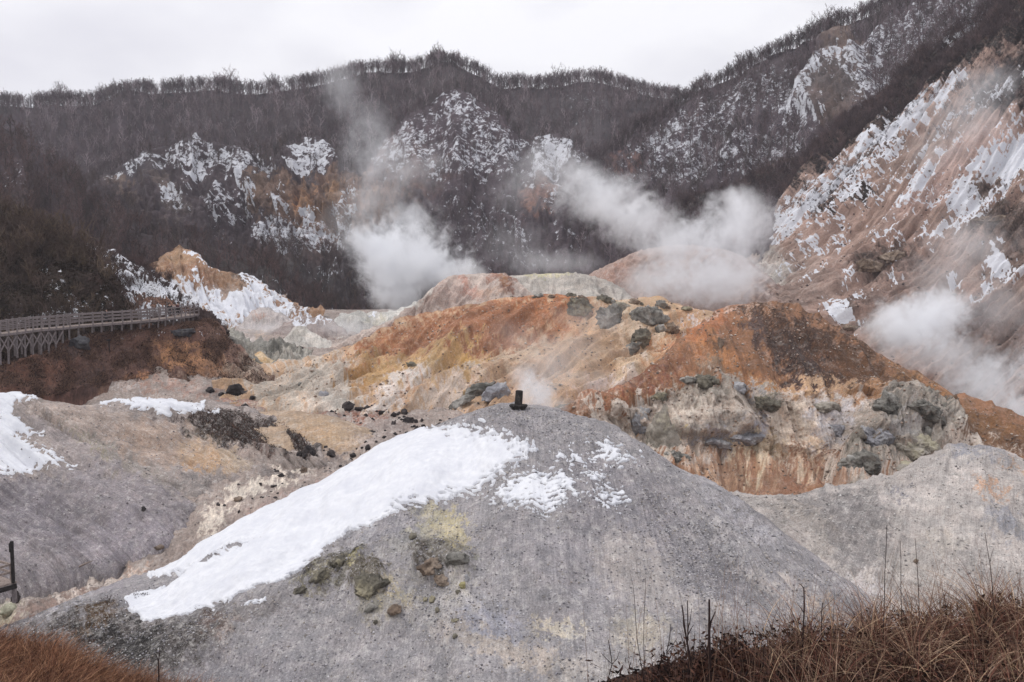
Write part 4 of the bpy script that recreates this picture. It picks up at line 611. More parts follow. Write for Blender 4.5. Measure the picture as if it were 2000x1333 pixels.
M_bark = tint_mat('bark', vary=.2, scale=1.5)
M_leaf = tint_mat('dead_leaves', vary=.35, scale=6)
M_grass = tint_mat('dry_grass', vary=.25, scale=5)
def variant(g, h, trunk_c, twig_c, **k):
    T, B = tree_segs(g, h, **k); vt, ft = prisms(T); vb, fb = ribbons(B, g); return vt, ft, vb, fb
gv = np.random.default_rng(11)
TREES = [variant(gv, 1.0, None, None, nl=9, ns=5, nt_=4, tw=.0036, spread=gv.uniform(.9, 1.25)) for _ in range(10)]
LOWT = [variant(gv, 1.0, None, None, nl=7, ns=4, nt_=3, tw=.0062, spread=gv.uniform(.9, 1.2)) for _ in range(10)]
BUSH = [variant(gv, 1.0, None, None, nl=9, ns=4, nt_=2, tw=.009, spread=1.1, bushy=True) for _ in range(8)]
def scatter(key, n, wfun, h0, h1, var, crest=0, band=0, band_w=.1, cols=('54464a', '4b3f40', '5d4e50', '4a4341'), kind='slope'):
    l = LAY[key]; k = l['nvis']; rows = np.where((l['T'] >= 1) & (l['T'] <= k+.02))[0]; sub = l['P'][rows]
    X, Y = l['X'][rows], l['Y'][rows]; ok = (X > -60) & (X < 2060) & (Y > -90) & (Y < 720)
    a = np.linalg.norm(np.cross(np.gradient(sub, axis=1), np.gradient(sub, axis=0)), axis=2)
    w = a*ok*wfun(l['gx'][rows], l['gy'][rows]); w = w.reshape(-1); w /= w.sum(); wb = w*np.repeat(l['T'][rows] > k-band_w, sub.shape[1])
    idx = rng.choice(len(w), n, p=w, replace=False); out = []
    for i in idx:
        p = sub.reshape(-1, 3)[i]; out.append((p, rng.uniform(h0, h1), kind))
    if crest:
        r = int(np.argmin(np.abs(l['T']-k))); cp = l['P'][r]; cx = l['X'][r]; cy_ = l['Y'][r]; ok = np.where((cx > -60) & (cx < 2060) & (cy_ > -70))[0]
        for i in rng.choice(ok, min(crest, len(ok)), replace=False):
            rr = rng.integers(np.argmin(np.abs(l['T']-(k-.07))), r+1); p = l['P'][rr][i]+np.array([rng.normal(0, .8), 0, -.3])
            g = .6+.75*float(sstep(-1, 1.5, tex(T_FBM, p[0:1], p[1:2]*0, 22)[0])); out.append((p, rng.uniform(h0, h1)*rng.uniform(.7, 1.2)*g, 'crest'))
    for i in rng.choice(len(w), band, p=wb/wb.sum(), replace=False) if band else ():
        out.append((sub.reshape(-1, 3)[i], rng.uniform(h0, h1), kind))
    return [(p, h, var, key, kd, cols[rng.integers(len(cols))]) for p, h, kd in out]
bare = lambda *zs: (lambda x, y: 1-np.clip(sum(zmask(z, x, y) for z in zs), 0, 1))
ALL = []
ALL += scatter('far', 4300, lambda x, y: np.where(y < 420, 1, .2), 6.5, 9, LOWT, 800, 1300, .1, cols=('54464a', '6b5c5e', '5d4e50', '4a4341', '85777a'))
ALL += scatter('far', 10, lambda x, y: 1+0*x, 2.6, 4.6, BUSH, 520, cols=('54464a', '4a4341', '5d4e50'))
ALL += scatter('pyramid', 1150, lambda x, y: 1-.72*zmask(('p', [(640, 440), (760, 280), (890, 160), (1055, 300), (980, 345), (700, 340)], 10), x, y), 3.6, 6.5, LOWT, 60, 150, .1)
ALL += scatter('spur', 330, bare(('e', 1050, 370, 40, 46, 12, .2)), 3.6, 6, LOWT, 24)
ALL += scatter('cliff', 1100, lambda x, y: (1-.93*zmask(('p', [(200, 345), (260, 330), (480, 330), (765, 330), (775, 470), (640, 500), (500, 470), (350, 470)], 8), x, y))*(1-.5*zmask(('p', [(200, 345), (330, 275), (640, 265), (655, 340), (300, 345)], 6), x, y)), 4, 6.5, LOWT, 40, cols=('51443f', '4a4042', '473d3b'))
ALL += scatter('rightmount', 2000, bare(('p', [(1570, 190), (1625, 60), (1690, 100), (1720, 210), (1640, 280), (1540, 250), (1520, 210)], 5), ('e', 1215, 318, 34, 18, 20, .2)), 4.5, 7.5, LOWT, 330, 500, .12, cols=('54464a', '4b3f40', '5d4e50', '4a4341', '75686b'))
ALL += scatter('leftwood', 1500, lambda x, y: 1+0*x, 3.6, 6.5, LOWT, 60, cols=('55403d', '4a3b38', '5a4542', '3f3631'))
ALL += scatter('scree', 2300, lambda x, y: zmask(('p', [(1280, 380), (1500, 335), (1620, 262), (1760, 128), (1850, 50), (2000, -90), (2300, -300), (2300, 20), (2000, 60), (1900, 115), (1800, 172), (1700, 245), (1620, 308), (1540, 370), (1480, 430), (1400, 440), (1290, 480)], 5), x, y)+.02*(y < 300), 2.2, 3.8, BUSH, 160, cols=('4f4042', '5a4846', '463a3c'))
ALL += scatter('scree', 1100, lambda x, y: zmask(('p', [(1560, 400), (1620, 350), (1690, 280), (1780, 190), (1860, 140), (1800, 215), (1740, 290), (1700, 350), (1640, 400), (1590, 450)], 8), x, y)+.8*zmask(('e', 1930, 170, 90, 50, -35, .4), x, y)+.5*zmask(('e', 1930, 350, 50, 20, -25, .4), x, y)+1e-7, .5, 1.3, BUSH, 0, cols=('3a2f2f', '2f2627', '463a3a'))
ALL += scatter('leafslope', 260, lambda x, y: np.where(y < 560, 1, .1), 1.2, 2.6, BUSH, 20, cols=('4a3734', '3f302d'))
ALL += scatter('shrubmound', 260, lambda x, y: np.where((y < 520), 1, .15), 1.8, 4.2, BUSH, 30, cols=('4f3f36', '40332c', '5a4a3a'))
app = np.array([h*F/p[1] if (0 < PIX(p)[0] < 2000 and PIX(p)[1] > 0 and key not in ('scree', 'leafslope', 'shrubmound') and p[1] < 460) else 0 for p, h, v, key, kd, c in ALL])
app += np.array([9 if kd == 'crest' else 0 for *_, kd, c in ALL])*(app > 0)
order = np.argsort(-app); single = set(order[:300].tolist())
def setprops(o, label, cat, group=None):
    o['label'] = label; o['category'] = cat
    if group: o['group'] = group
TL = {'far': ('bare leafless tree on the long wooded mountain crest against the sky', 'bare trees on the far mountain'), 'pyramid': ('bare leafless tree on the snow dusted pyramid shaped spur', 'bare trees on the pyramid spur'),
      'spur': ('bare leafless tree on the small spur with the rust rock face', 'bare trees on the small spur'), 'cliff': ('bare leafless tree above the ochre cliffs', 'bare trees above the cliffs'),
      'rightmount': ('bare leafless tree on the steep snowy mountainside at the upper right', 'bare trees on the right mountainside'), 'leftwood': ('bare brown leafless tree on the dark wooded hillside at the left', 'bare trees on the left hillside')}
tm = {}
def tree_mesh(vi, col):
    if (vi, col) not in tm:
        vt, ft, vb, fb = TREES[vi]; c = lin(col)*1.3
        tm[(vi, col)] = (arr_mesh('trunk', vt, ft, M_bark, np.tile(c*.85, (len(vt), 1)), link=False), arr_mesh('crown', vb, fb, M_bark, np.tile(c*1.1, (len(vb), 1)), link=False))
    return tm[(vi, col)]
for i in single:
    p, h, var, key, kd, c = ALL[i]; a, b = tree_mesh(int(rng.integers(10)), c)
    e = bpy.data.objects.new('tree', None); COL.objects.link(e); e.location = p-np.array([0, 0, .15]); e.rotation_euler = (0, 0, rng.uniform(0, 6.28)); e.scale = (h*rng.uniform(.9, 1.15),)*2+(h,); e.empty_display_size = .3
    lb, gp = TL[key]
    if key == 'far' and kd != 'crest': lb, gp = 'bare leafless tree on the dark slope of the far wooded mountain', 'bare trees on the far mountain slope'
    setprops(e, lb, 'tree', gp)
    for nm, me in (('trunk', a), ('crown', b)):
        o = bpy.data.objects.new(nm, me); COL.objects.link(o); o.parent = e
def mass(name, label, items, cat):
    Vs, Fs, Cs = [], [], []; off = 0
    for p, h, var, key, kd, c in items:
        vt, ft, vb, fb = var[rng.integers(len(var))]; a = rng.uniform(0, 6.28); ca, sa = math.cos(a), math.sin(a); M = np.array([[ca, -sa, 0], [sa, ca, 0], [0, 0, 1]]).T*h
        V = np.concatenate([vt, vb])@M+(p-[0, 0, .2]); Vs.append(V.astype(np.float32)); Fs.append(np.concatenate([ft, fb+len(vt)])+off); off += len(V)
        Cs.append(np.tile(lin(c)*rng.uniform(.75, 1.8), (len(V), 1)).astype(np.float32))
    o = arr_mesh(name, np.concatenate(Vs), np.concatenate(Fs), M_bark, np.concatenate(Cs)); o['kind'] = 'stuff'; o['label'] = label; o['category'] = cat
rest = [ALL[i] for i in range(len(ALL)) if i not in single]
mass('woodland', 'countless bare trees covering the mountainsides', [t for t in rest if t[3] not in ('scree', 'leafslope', 'shrubmound')], 'woodland')
mass('thicket', 'dense brown thicket of bare bushes along the top of the pink slope', [t for t in rest if t[3] == 'scree'], 'thicket')
mass('undergrowth', 'bare twiggy bushes on the slopes above the boardwalk', [t for t in rest if t[3] in ('leafslope', 'shrubmound')], 'bushes')

# ---- leaf clumps and grass
def pick(key, n, wfun):
    l = LAY[key]; rows = np.where((l['T'] >= .9) & (l['T'] <= l['nvis']+.02))[0]; sub = l['P'][rows]; X, Y = l['X'][rows], l['Y'][rows]
    ok = (X > -80) & (X < 2080) & (Y < 1420); w = np.linalg.norm(np.cross(np.gradient(sub, axis=1), np.gradient(sub, axis=0)), axis=2)*ok*np.clip(wfun(l['gx'][rows], l['gy'][rows]), 0, 9)
    w = w.reshape(-1); w /= w.sum(); i = rng.choice(len(w), n, p=w); P = sub.reshape(-1, 3)[i]; N_ = l['n'][rows].reshape(-1, 3)[i]
    return P+rng.normal(0, .5, P.shape)*[1, 1, 0]*np.linalg.norm(sub[0, 1]-sub[0, 0]), N_
def leaves(P, size, hgt, cols, tilt=1.0):
    n = len(P); c = P+np.stack([0*P[:, 0], 0*P[:, 0], rng.random(n)**1.3*hgt], -1); a = rng.standard_normal((n, 3)); a /= np.linalg.norm(a, axis=1, keepdims=True)
    b = np.cross(a, rng.standard_normal((n, 3))); b /= np.linalg.norm(b, axis=1, keepdims=True); s = size*rng.uniform(.5, 1.4, (n, 1))
    V = np.stack([c-a*s, c+b*s*.35, c+a*s, c-b*s*.35], 1).reshape(-1, 3); pal = np.array([lin(k) for k in cols]); C = pal[rng.integers(len(pal), size=n)]*rng.uniform(.7, 1.3, (n, 1))
    return V, np.arange(n*4).reshape(-1, 4), np.repeat(C, 4, 0)
def blades(P, ln, wd, cols, lean=(0, 0), spread=.5, seg=3, curl=.5, up=1.0):
    n = len(P); ln = ln*rng.uniform(.55, 1.3, n); az = rng.uniform(0, 6.283, n); sp = np.abs(rng.normal(0, spread, n))
    d = np.stack([np.cos(az)*sp+lean[0], np.sin(az)*sp+lean[1], np.full(n, up)], -1); d /= np.linalg.norm(d, axis=1, keepdims=True)
    side = np.cross(d, rng.standard_normal((n, 3))); side /= np.linalg.norm(side, axis=1, keepdims=True); bend = np.stack([np.cos(az), np.sin(az), np.full(n, -.9)], -1)*curl*rng.uniform(.2, 1.5, (n, 1))
    pts = []
    for k in range(seg+1):
        t = k/seg; c = P+(d*t+bend*t*t*.55)*ln[:, None]; w = wd*(1-t*.85); pts += [c-side*w, c+side*w]
    V = np.stack(pts, 1); m = V.shape[1]; f = np.array([[2*k, 2*k+1, 2*k+3, 2*k+2] for k in range(seg)]); Fc = (f[None]+(np.arange(n)*m)[:, None, None]).reshape(-1, 4)
    pal = np.array([lin(k) for k in cols]); C = pal[rng.integers(len(pal), size=n)]*rng.uniform(.7, 1.35, (n, 1)); return V.reshape(-1, 3), Fc, np.repeat(C, m, 0)
def join(*parts):
    Vs, Fs, Cs, o = [], [], [], 0
    for v, f, c in parts: Vs.append(v); Fs.append(f+o); Cs.append(c); o += len(v)
    return np.concatenate(Vs), np.concatenate(Fs), np.concatenate(Cs)
def stuff(name, label, cat, geo, mat):
    o = arr_mesh(name, geo[0], geo[1], mat, geo[2]); o['kind'] = 'stuff'; o['label'] = label; o['category'] = cat; return o
clump = lambda x, y: .25+sstep(-.3, 1.2, tex(T_FBM, x, y, 60))
P1, _ = pick('shrubmound', 42000, lambda x, y: clump(x, y)*np.where(y > 380, 1, .4)); P2, _ = pick('leafslope', 7000, lambda x, y: clump(x, y)*np.where(y > 570, .6, 1))
stuff('shrubbery', 'brown and olive leafy shrubs covering the dark mound behind the boardwalk', 'shrubs', join(leaves(P1, .17, 1.0, ('33251f', '2a2018', '3e3426', '2f2a1d', '463830')), leaves(P2, .15, .6, ('3c2d2b', '45342f', '332a28'))), M_leaf)
P1, _ = pick('brownslope', 30000, lambda x, y: clump(x, y)*(1-.8*zmask(('e', 370, 715, 80, 30, 12, .5), x, y))*(1-.6*zmask(('e', 270, 760, 120, 16, 3, .5), x, y))*(1-.85*sstep(420, 500, x))); P2, _ = pick('brownslope', 9000, clump)
P3, _ = pick('mound', 6000, lambda x, y: zmask(('p', [(370, 815), (420, 800), (460, 805), (540, 825), (590, 855), (620, 885), (600, 900), (540, 880), (440, 860)], 6), x, y)+1e-6)
stuff('grass', 'dead rust brown grass and low scrub below the boardwalk and on the mound in front of it', 'grass', join(blades(P1, .5, .02, ('7a5844', '64483a', '8c6a54', '54403a'), spread=.8, seg=2), leaves(P2, .12, .35, ('3e2e28', '4d392e', '2f2624')), leaves(P3, .09, .2, ('3e2e28', '4d392e', '5b4034'))), M_grass)
# ================================================================== rocks
def rock_mat(name, c1, c2, c3, s=1.0, bump=.8):
    mt, nt = new_mat(name); L = nt.links.new; P = N(nt, 'ShaderNodeNewGeometry').outputs['Position']
    a = noise(nt, P, 1.1/s, 7, .68); b_ = noise(nt, P, 4/s, 6, .7, .4); c_ = noise(nt, P, .5/s, 4, .6)
    c = mixc(nt, mrange(nt, a, .42, .6, 0, 1), lin(c1)*GAIN, lin(c2)*GAIN); c = mixc(nt, mrange(nt, c_, .5, .64, 0, .9), c, lin(c3)*GAIN)
    k = mrange(nt, b_, .3, .7, .75, 1.25); kk = N(nt, 'ShaderNodeCombineColor'); [L(k, kk.inputs[i]) for i in range(3)]
    b = N(nt, 'ShaderNodeBsdfPrincipled'); b.inputs['Roughness'].default_value = .9; b.inputs['Specular IOR Level'].default_value = .2; L(mixc(nt, 1, c, kk.outputs[0], 'MULTIPLY'), b.inputs['Base Color'])
    bp = N(nt, 'ShaderNodeBump'); bp.inputs['Strength'].default_value = bump; bp.inputs['Distance'].default_value = .12*s; L(math_(nt, 'ADD', a, math_(nt, 'MULTIPLY', b_, .7)), bp.inputs['Height']); L(bp.outputs[0], b.inputs['Normal'])
    o = N(nt, 'ShaderNodeOutputMaterial'); L(b.outputs[0], o.inputs[0]); return mt
R_dark = rock_mat('dark_lava_rock', '332e2e', '1f1b1c', '463f3d', .6)
R_olive = rock_mat('olive_crust_rock', '6a6455', '4b473e', '8d8468', .9)
R_green = rock_mat('grey_green_rock', '77736b', '4a4842', '928e87', 1.2)
R_blue = rock_mat('blue_grey_rock', '8a898e', '6c6b70', '9c9a98', 1.3)
R_tan = rock_mat('tan_grey_rock', '8f877b', '6c6559', '9d957a', 1.2)
R_brown = rock_mat('brown_rock', '75624f', '54463c', '8a7968', .8)
T3N = 96
def _t3(beta, seed):
    g = np.random.default_rng(seed); f = np.fft.fftfreq(T3N)*T3N; k = np.sqrt(f[:, None, None]**2+f[None, :, None]**2+f[None, None]**2); k[0, 0, 0] = 1
    t = np.real(np.fft.ifftn(np.fft.fftn(g.standard_normal((T3N,)*3))*np.where(k < 3, 0, k**-beta))); return (t/t.std()).astype(np.float32)
T3 = _t3(3.0, 21); T3R = 1-np.abs(_t3(3.2, 22))*1.4
def noise3(V, wl, T=None):
    """solid noise; wl = longest wavelength"""
    T = T3R if T is T_RIDGE else T3; q = V/(3*wl)*T3N; i = np.floor(q).astype(int); f = q-i; out = 0
    for dx in (0, 1):
        for dy in (0, 1):
            for dz in (0, 1):
                w = (f[:, 0] if dx else 1-f[:, 0])*(f[:, 1] if dy else 1-f[:, 1])*(f[:, 2] if dz else 1-f[:, 2])
                out = out+w*T[(i[:, 0]+dx) % T3N, (i[:, 1]+dy) % T3N, (i[:, 2]+dz) % T3N]
    return out
_ico = {}
def ico(n):
    if n not in _ico:
        bm = bmesh.new(); bmesh.ops.create_icosphere(bm, subdivisions=n, radius=1); _ico[n] = (np.array([v.co[:] for v in bm.verts]), np.array([[v.index for v in f.verts] for f in bm.faces])); bm.free()
    return _ico[n]
def rock_mesh(name, size, seed, mat, n=3, cuts=9, rough=.10, flat=False):
    """angular boulder: a ball chopped by planes and roughened"""
    g = np.random.default_rng(seed); V, Fc = ico(n); V = V.copy()
    for _ in range(cuts):
        d = g.standard_normal(3); d /= np.linalg.norm(d); k = g.uniform(.55, .85); t = V@d; V = V-d[None]*np.maximum(t-k, 0)[:, None]*.93
    V *= (1+rough*noise3(V+seed, 1.1, T_FBM)+rough*.5*noise3(V+seed*2, .4, T_ROUGH))[:, None]
    return arr_mesh(name, V*np.array(size)*.5, Fc, mat, smooth=False if n < 4 else True, link=False)
def boulder(layer, px, py, w, h, label, seed, mat=R_dark, d=None, rot=None, name='boulder', cat='boulder', group=None, n=3, sink=.25, cuts=9):
    p = at(layer, px, py); s = p[1]/F; W_, H_ = w*s, h*s
    me = rock_mesh(name, (W_*1.05, (d or .9)*W_, H_*1.35), seed, mat, n, cuts); o = bpy.data.objects.new(name, me); COL.objects.link(o)
    o.location = p+np.array([0, W_*.2, H_*(.5-sink*.6)]); o.rotation_euler = (0, 0, rot if rot is not None else (seed*1.7) % 6.28); setprops(o, label, cat, group); return o
BL = [('valley', 452, 776, 42, 27, 'largest black lava boulder in the valley, a broad jagged heap', 1), ('valley', 474, 777, 24, 14, 'black boulder leaning on the right side of the largest black boulder', 2), ('valley', 409, 768, 20, 10, 'low black boulder left of the largest black boulder', 3),
 ('valley', 430, 774, 14, 8, 'small black stone between the two black boulders on the flat', 4), ('valley', 492, 781, 16, 7, 'flat dark stone right of the black boulder heap', 5), ('valley', 477, 798, 15, 10, 'dark brown pyramid shaped stone on the orange flat', 6), ('valley', 547, 788, 14, 7, 'dark flat boulder at the upper edge of the orange patch', 7),
 ('greymound', 585, 686, 15, 9, 'black rounded boulder at the foot of the pale conical mound', 8), ('valley', 680, 803, 24, 19, 'tall pointed black boulder by the rust red patch', 9), ('valley', 700, 803, 20, 8, 'low black rock between the pointed boulder and a grey one', 10), ('valley', 716, 801, 14, 9, 'grey black stone at the foot of the white slope', 11),
 ('valley', 767, 814, 15, 8, 'squarish dark block near the foot of the orange hill', 12), ('valley', 779, 812, 10, 8, 'small dark round stone between two blocks', 13), ('valley', 790, 810, 15, 12, 'dark slanted block tilted up to the right', 14), ('valley', 798, 826, 24, 10, 'long low grey black boulder on the pink flat', 15), ('valley', 812, 826, 9, 7, 'small grey stone beside the long low boulder', 16), ('valley', 824, 824, 7, 6, 'tiny round black stone near the white slope', 17),
 ('valley', 670, 833, 23, 11, 'wide black boulder with a flat top behind the tan mound', 18), ('valley', 767, 829, 11, 7, 'small brown stone in the middle of the flat', 19), ('valley', 726, 848, 14, 7, 'ring shaped pale brown stone on the flat', 20), ('valley', 771, 850, 10, 5, 'flat dark stone below the small brown stone', 21), ('valley', 794, 848, 8, 5, 'small dark chip beside the flat dark stone', 22),
 ('valley', 718, 879, 14, 11, 'dark boulder with a paler top above the snow slope', 23), ('valley', 690, 895, 13, 12, 'round brown boulder in the dry gully', 24), ('valley', 646, 893, 18, 13, 'grey pyramid shaped boulder in the gully', 25), ('valley', 605, 896, 29, 22, 'big black boulder at the tip of the scrubby mound', 26, R_dark), ('valley', 584, 893, 16, 11, 'black boulder touching the left side of the big black one', 27), ('valley', 617, 905, 14, 9, 'dark brown stone below the big black boulder', 28),
 ('valley', 592, 924, 16, 15, 'grey brown upright stone with a pale tip', 29, R_brown), ('valley', 595, 975, 20, 14, 'brown oval boulder against the snow sheet edge', 30, R_brown), ('valley', 548, 932, 14, 6, 'dark low stone on the pink slope', 31), ('valley', 534, 951, 18, 4, 'flat dark slab on the gully floor', 32), ('valley', 464, 978, 18, 8, 'grey brown flat boulder beside the pale stream bed', 33, R_brown), ('valley', 425, 988, 9, 6, 'small dark stone at the stream bend', 34),
 ('mound', 281, 999, 10, 9, 'lone dark stone on the grey scree', 35), ('mound', 312, 1076, 19, 8, 'tan brown flat stone low on the grey scree', 36, R_brown), ('mound', 379, 1049, 16, 5, 'thin tan slab next to the stream bed', 37, R_tan), ('valley', 466, 1002, 6, 6, 'small brown stone below the flat boulder', 38),
 ('hump', 843, 1178, 16, 13, 'yellow brown rounded stone under the crusty outcrop', 40, R_olive), ('hump', 831, 1174, 12, 7, 'flat yellow brown stone touching the rounded one', 41, R_olive), ('hump', 854, 1197, 11, 11, 'round olive stone on the pale gravel', 42, R_olive), ('hump', 733, 1220, 10, 8, 'small olive stone low on the mound', 43, R_olive), ('hump', 890, 1215, 20, 6, 'flat mossy looking stone on the pale gravel', 44, R_olive), ('hump', 889, 1247, 12, 8, 'olive stone at the bottom of the pale gravel', 45, R_olive),
 ('hump', 903, 1150, 14, 12, 'bright yellow crusted stone at the right end of the outcrop', 46, rock_mat('sulphur_rock', '9a905c', '6f6842', 'a39c78', .4)), ('hump', 912, 1135, 12, 14, 'pale blue grey slab at the right end of the outcrop', 47, R_blue), ('hump', 894, 1160, 12, 8, 'dull yellow stone under the crust', 48, R_olive), ('hump', 770, 1200, 34, 16, 'cracked brown rock below the yellow patch', 49, R_brown), ('hump', 722, 1195, 24, 14, 'greenish lump below the round crusty outcrop', 50, R_green),
 ('hump', 806, 1053, 20, 10, 'small dark olive crust on the upper slope', 51, R_olive), ('peak', 1410, 678, 18, 20, 'dark brown stub of rock on the orange ridge', 52, R_brown), ('peak', 1815, 852, 18, 20, 'small dark knob of rock on the pale slope', 53, R_green), ('righthill', 1790, 1100, 12, 8, 'small dark stone on the pale right hill', 54, R_brown),
 ('brownslope', 150, 682, 46, 24, 'dark grey mass of rock beside the trestle legs', 55, rock_mat('slate_rock', '3f3e42', '2f2e32', '4b4a4c', .6))]
for t in BL:
    boulder(*t[:7], **({'mat': t[7]} if len(t) > 7 else {}), n=4 if t[3] > 20 else 3)
g = np.random.default_rng(5)                     # many small dark stones scattered over the flat, all alike
smalls = [rock_mesh('stone', (1, .9, .8), 100+k, R_dark, 2) for k in range(5)]
Pq, _ = pick('valley', 190, lambda x, y: zmask(('p', [(430, 770), (560, 770), (800, 800), (880, 820), (760, 870), (700, 920), (560, 990), (480, 1010), (440, 990), (560, 900), (640, 850), (560, 800)], 6), x, y)+1e-9)
for p in Pq:
    o = bpy.data.objects.new('stone', smalls[g.integers(5)]); COL.objects.link(o); s = g.uniform(.12, .38)*(1.0 if g.random() < .8 else 1.5); o.scale = (s, s, s*.8); o.location = p+np.array([0, 0, s*.15]); o.rotation_euler = (0, 0, g.uniform(0, 6))
    setprops(o, 'small dark stone lying loose on the valley floor', 'stone', 'small dark stones on the valley floor')
# ---- crusty outcrops: each a ragged knob pushed up through its slope
def outcrop(layer, px, py, w, h, label, seed, mat=R_green, tilt=0, depth=.8, n=5, amp=.22, sink=.42, name='rock_outcrop', taper=.0):
    p = at(layer, px, py); s = p[1]/F; a, c = w*s*.5, h*s*.5; V, Fc = ico(n); V = V.copy()
    q = V*np.array([a, a*depth, c]); m = max(a, c)
    gg = np.random.default_rng(seed)
    for _ in range(16):
        d = gg.standard_normal(3); d[2] *= .7; d /= np.linalg.norm(d); k = gg.uniform(.6, .9); t = V@d; V = V-d[None]*np.maximum(t-k, 0)[:, None]*.95
    q = V*np.array([a, a*depth, c]); r = noise3(q+seed*3.1, m*1.1, T_RIDGE)*amp*.3+noise3(q+seed, m*.5)*amp*.25; qn = q+np.stack([noise3(q+9, m*.5), noise3(q+19, m*.5), noise3(q+29, m*.5)], 1)*m*.07
    for nc, ka in ((46, .55), (240, .28)):       # fractured blocks
        cpt = gg.standard_normal((nc, 3)); cpt /= np.linalg.norm(cpt, axis=1, keepdims=True); cpt = cpt*[a, a*depth, c]; hh = gg.normal(0, 1, nc); tl = gg.normal(0, .9/m*(nc/40)**.5, (nc, 3))
        for i0 in range(0, len(qn), 8192):
            dd = ((qn[i0:i0+8192, None]-cpt[None])**2).sum(2); j = dd.argmin(1); r[i0:i0+8192] += amp*ka*(hh[j]*.45+((qn[i0:i0+8192]-cpt[j])*tl[j]).sum(1))
    V = V*(1+np.clip(r, -.4, .4))[:, None]; V[:, :2] *= (1-taper*np.clip(V[:, 2:3], -1, 1)); V = V*np.array([a, a*depth, c])
    ct, st_ = math.cos(R(tilt)), math.sin(R(tilt)); x, z = V[:, 0].copy(), V[:, 2].copy(); V[:, 0] = x*ct-z*st_; V[:, 2] = x*st_+z*ct
    o = arr_mesh(name, V, Fc, mat, smooth=False); o.location = p+np.array([0, a*depth*.35, c*(1-2*sink)*.9]); setprops(o, label, 'rock outcrop'); return o
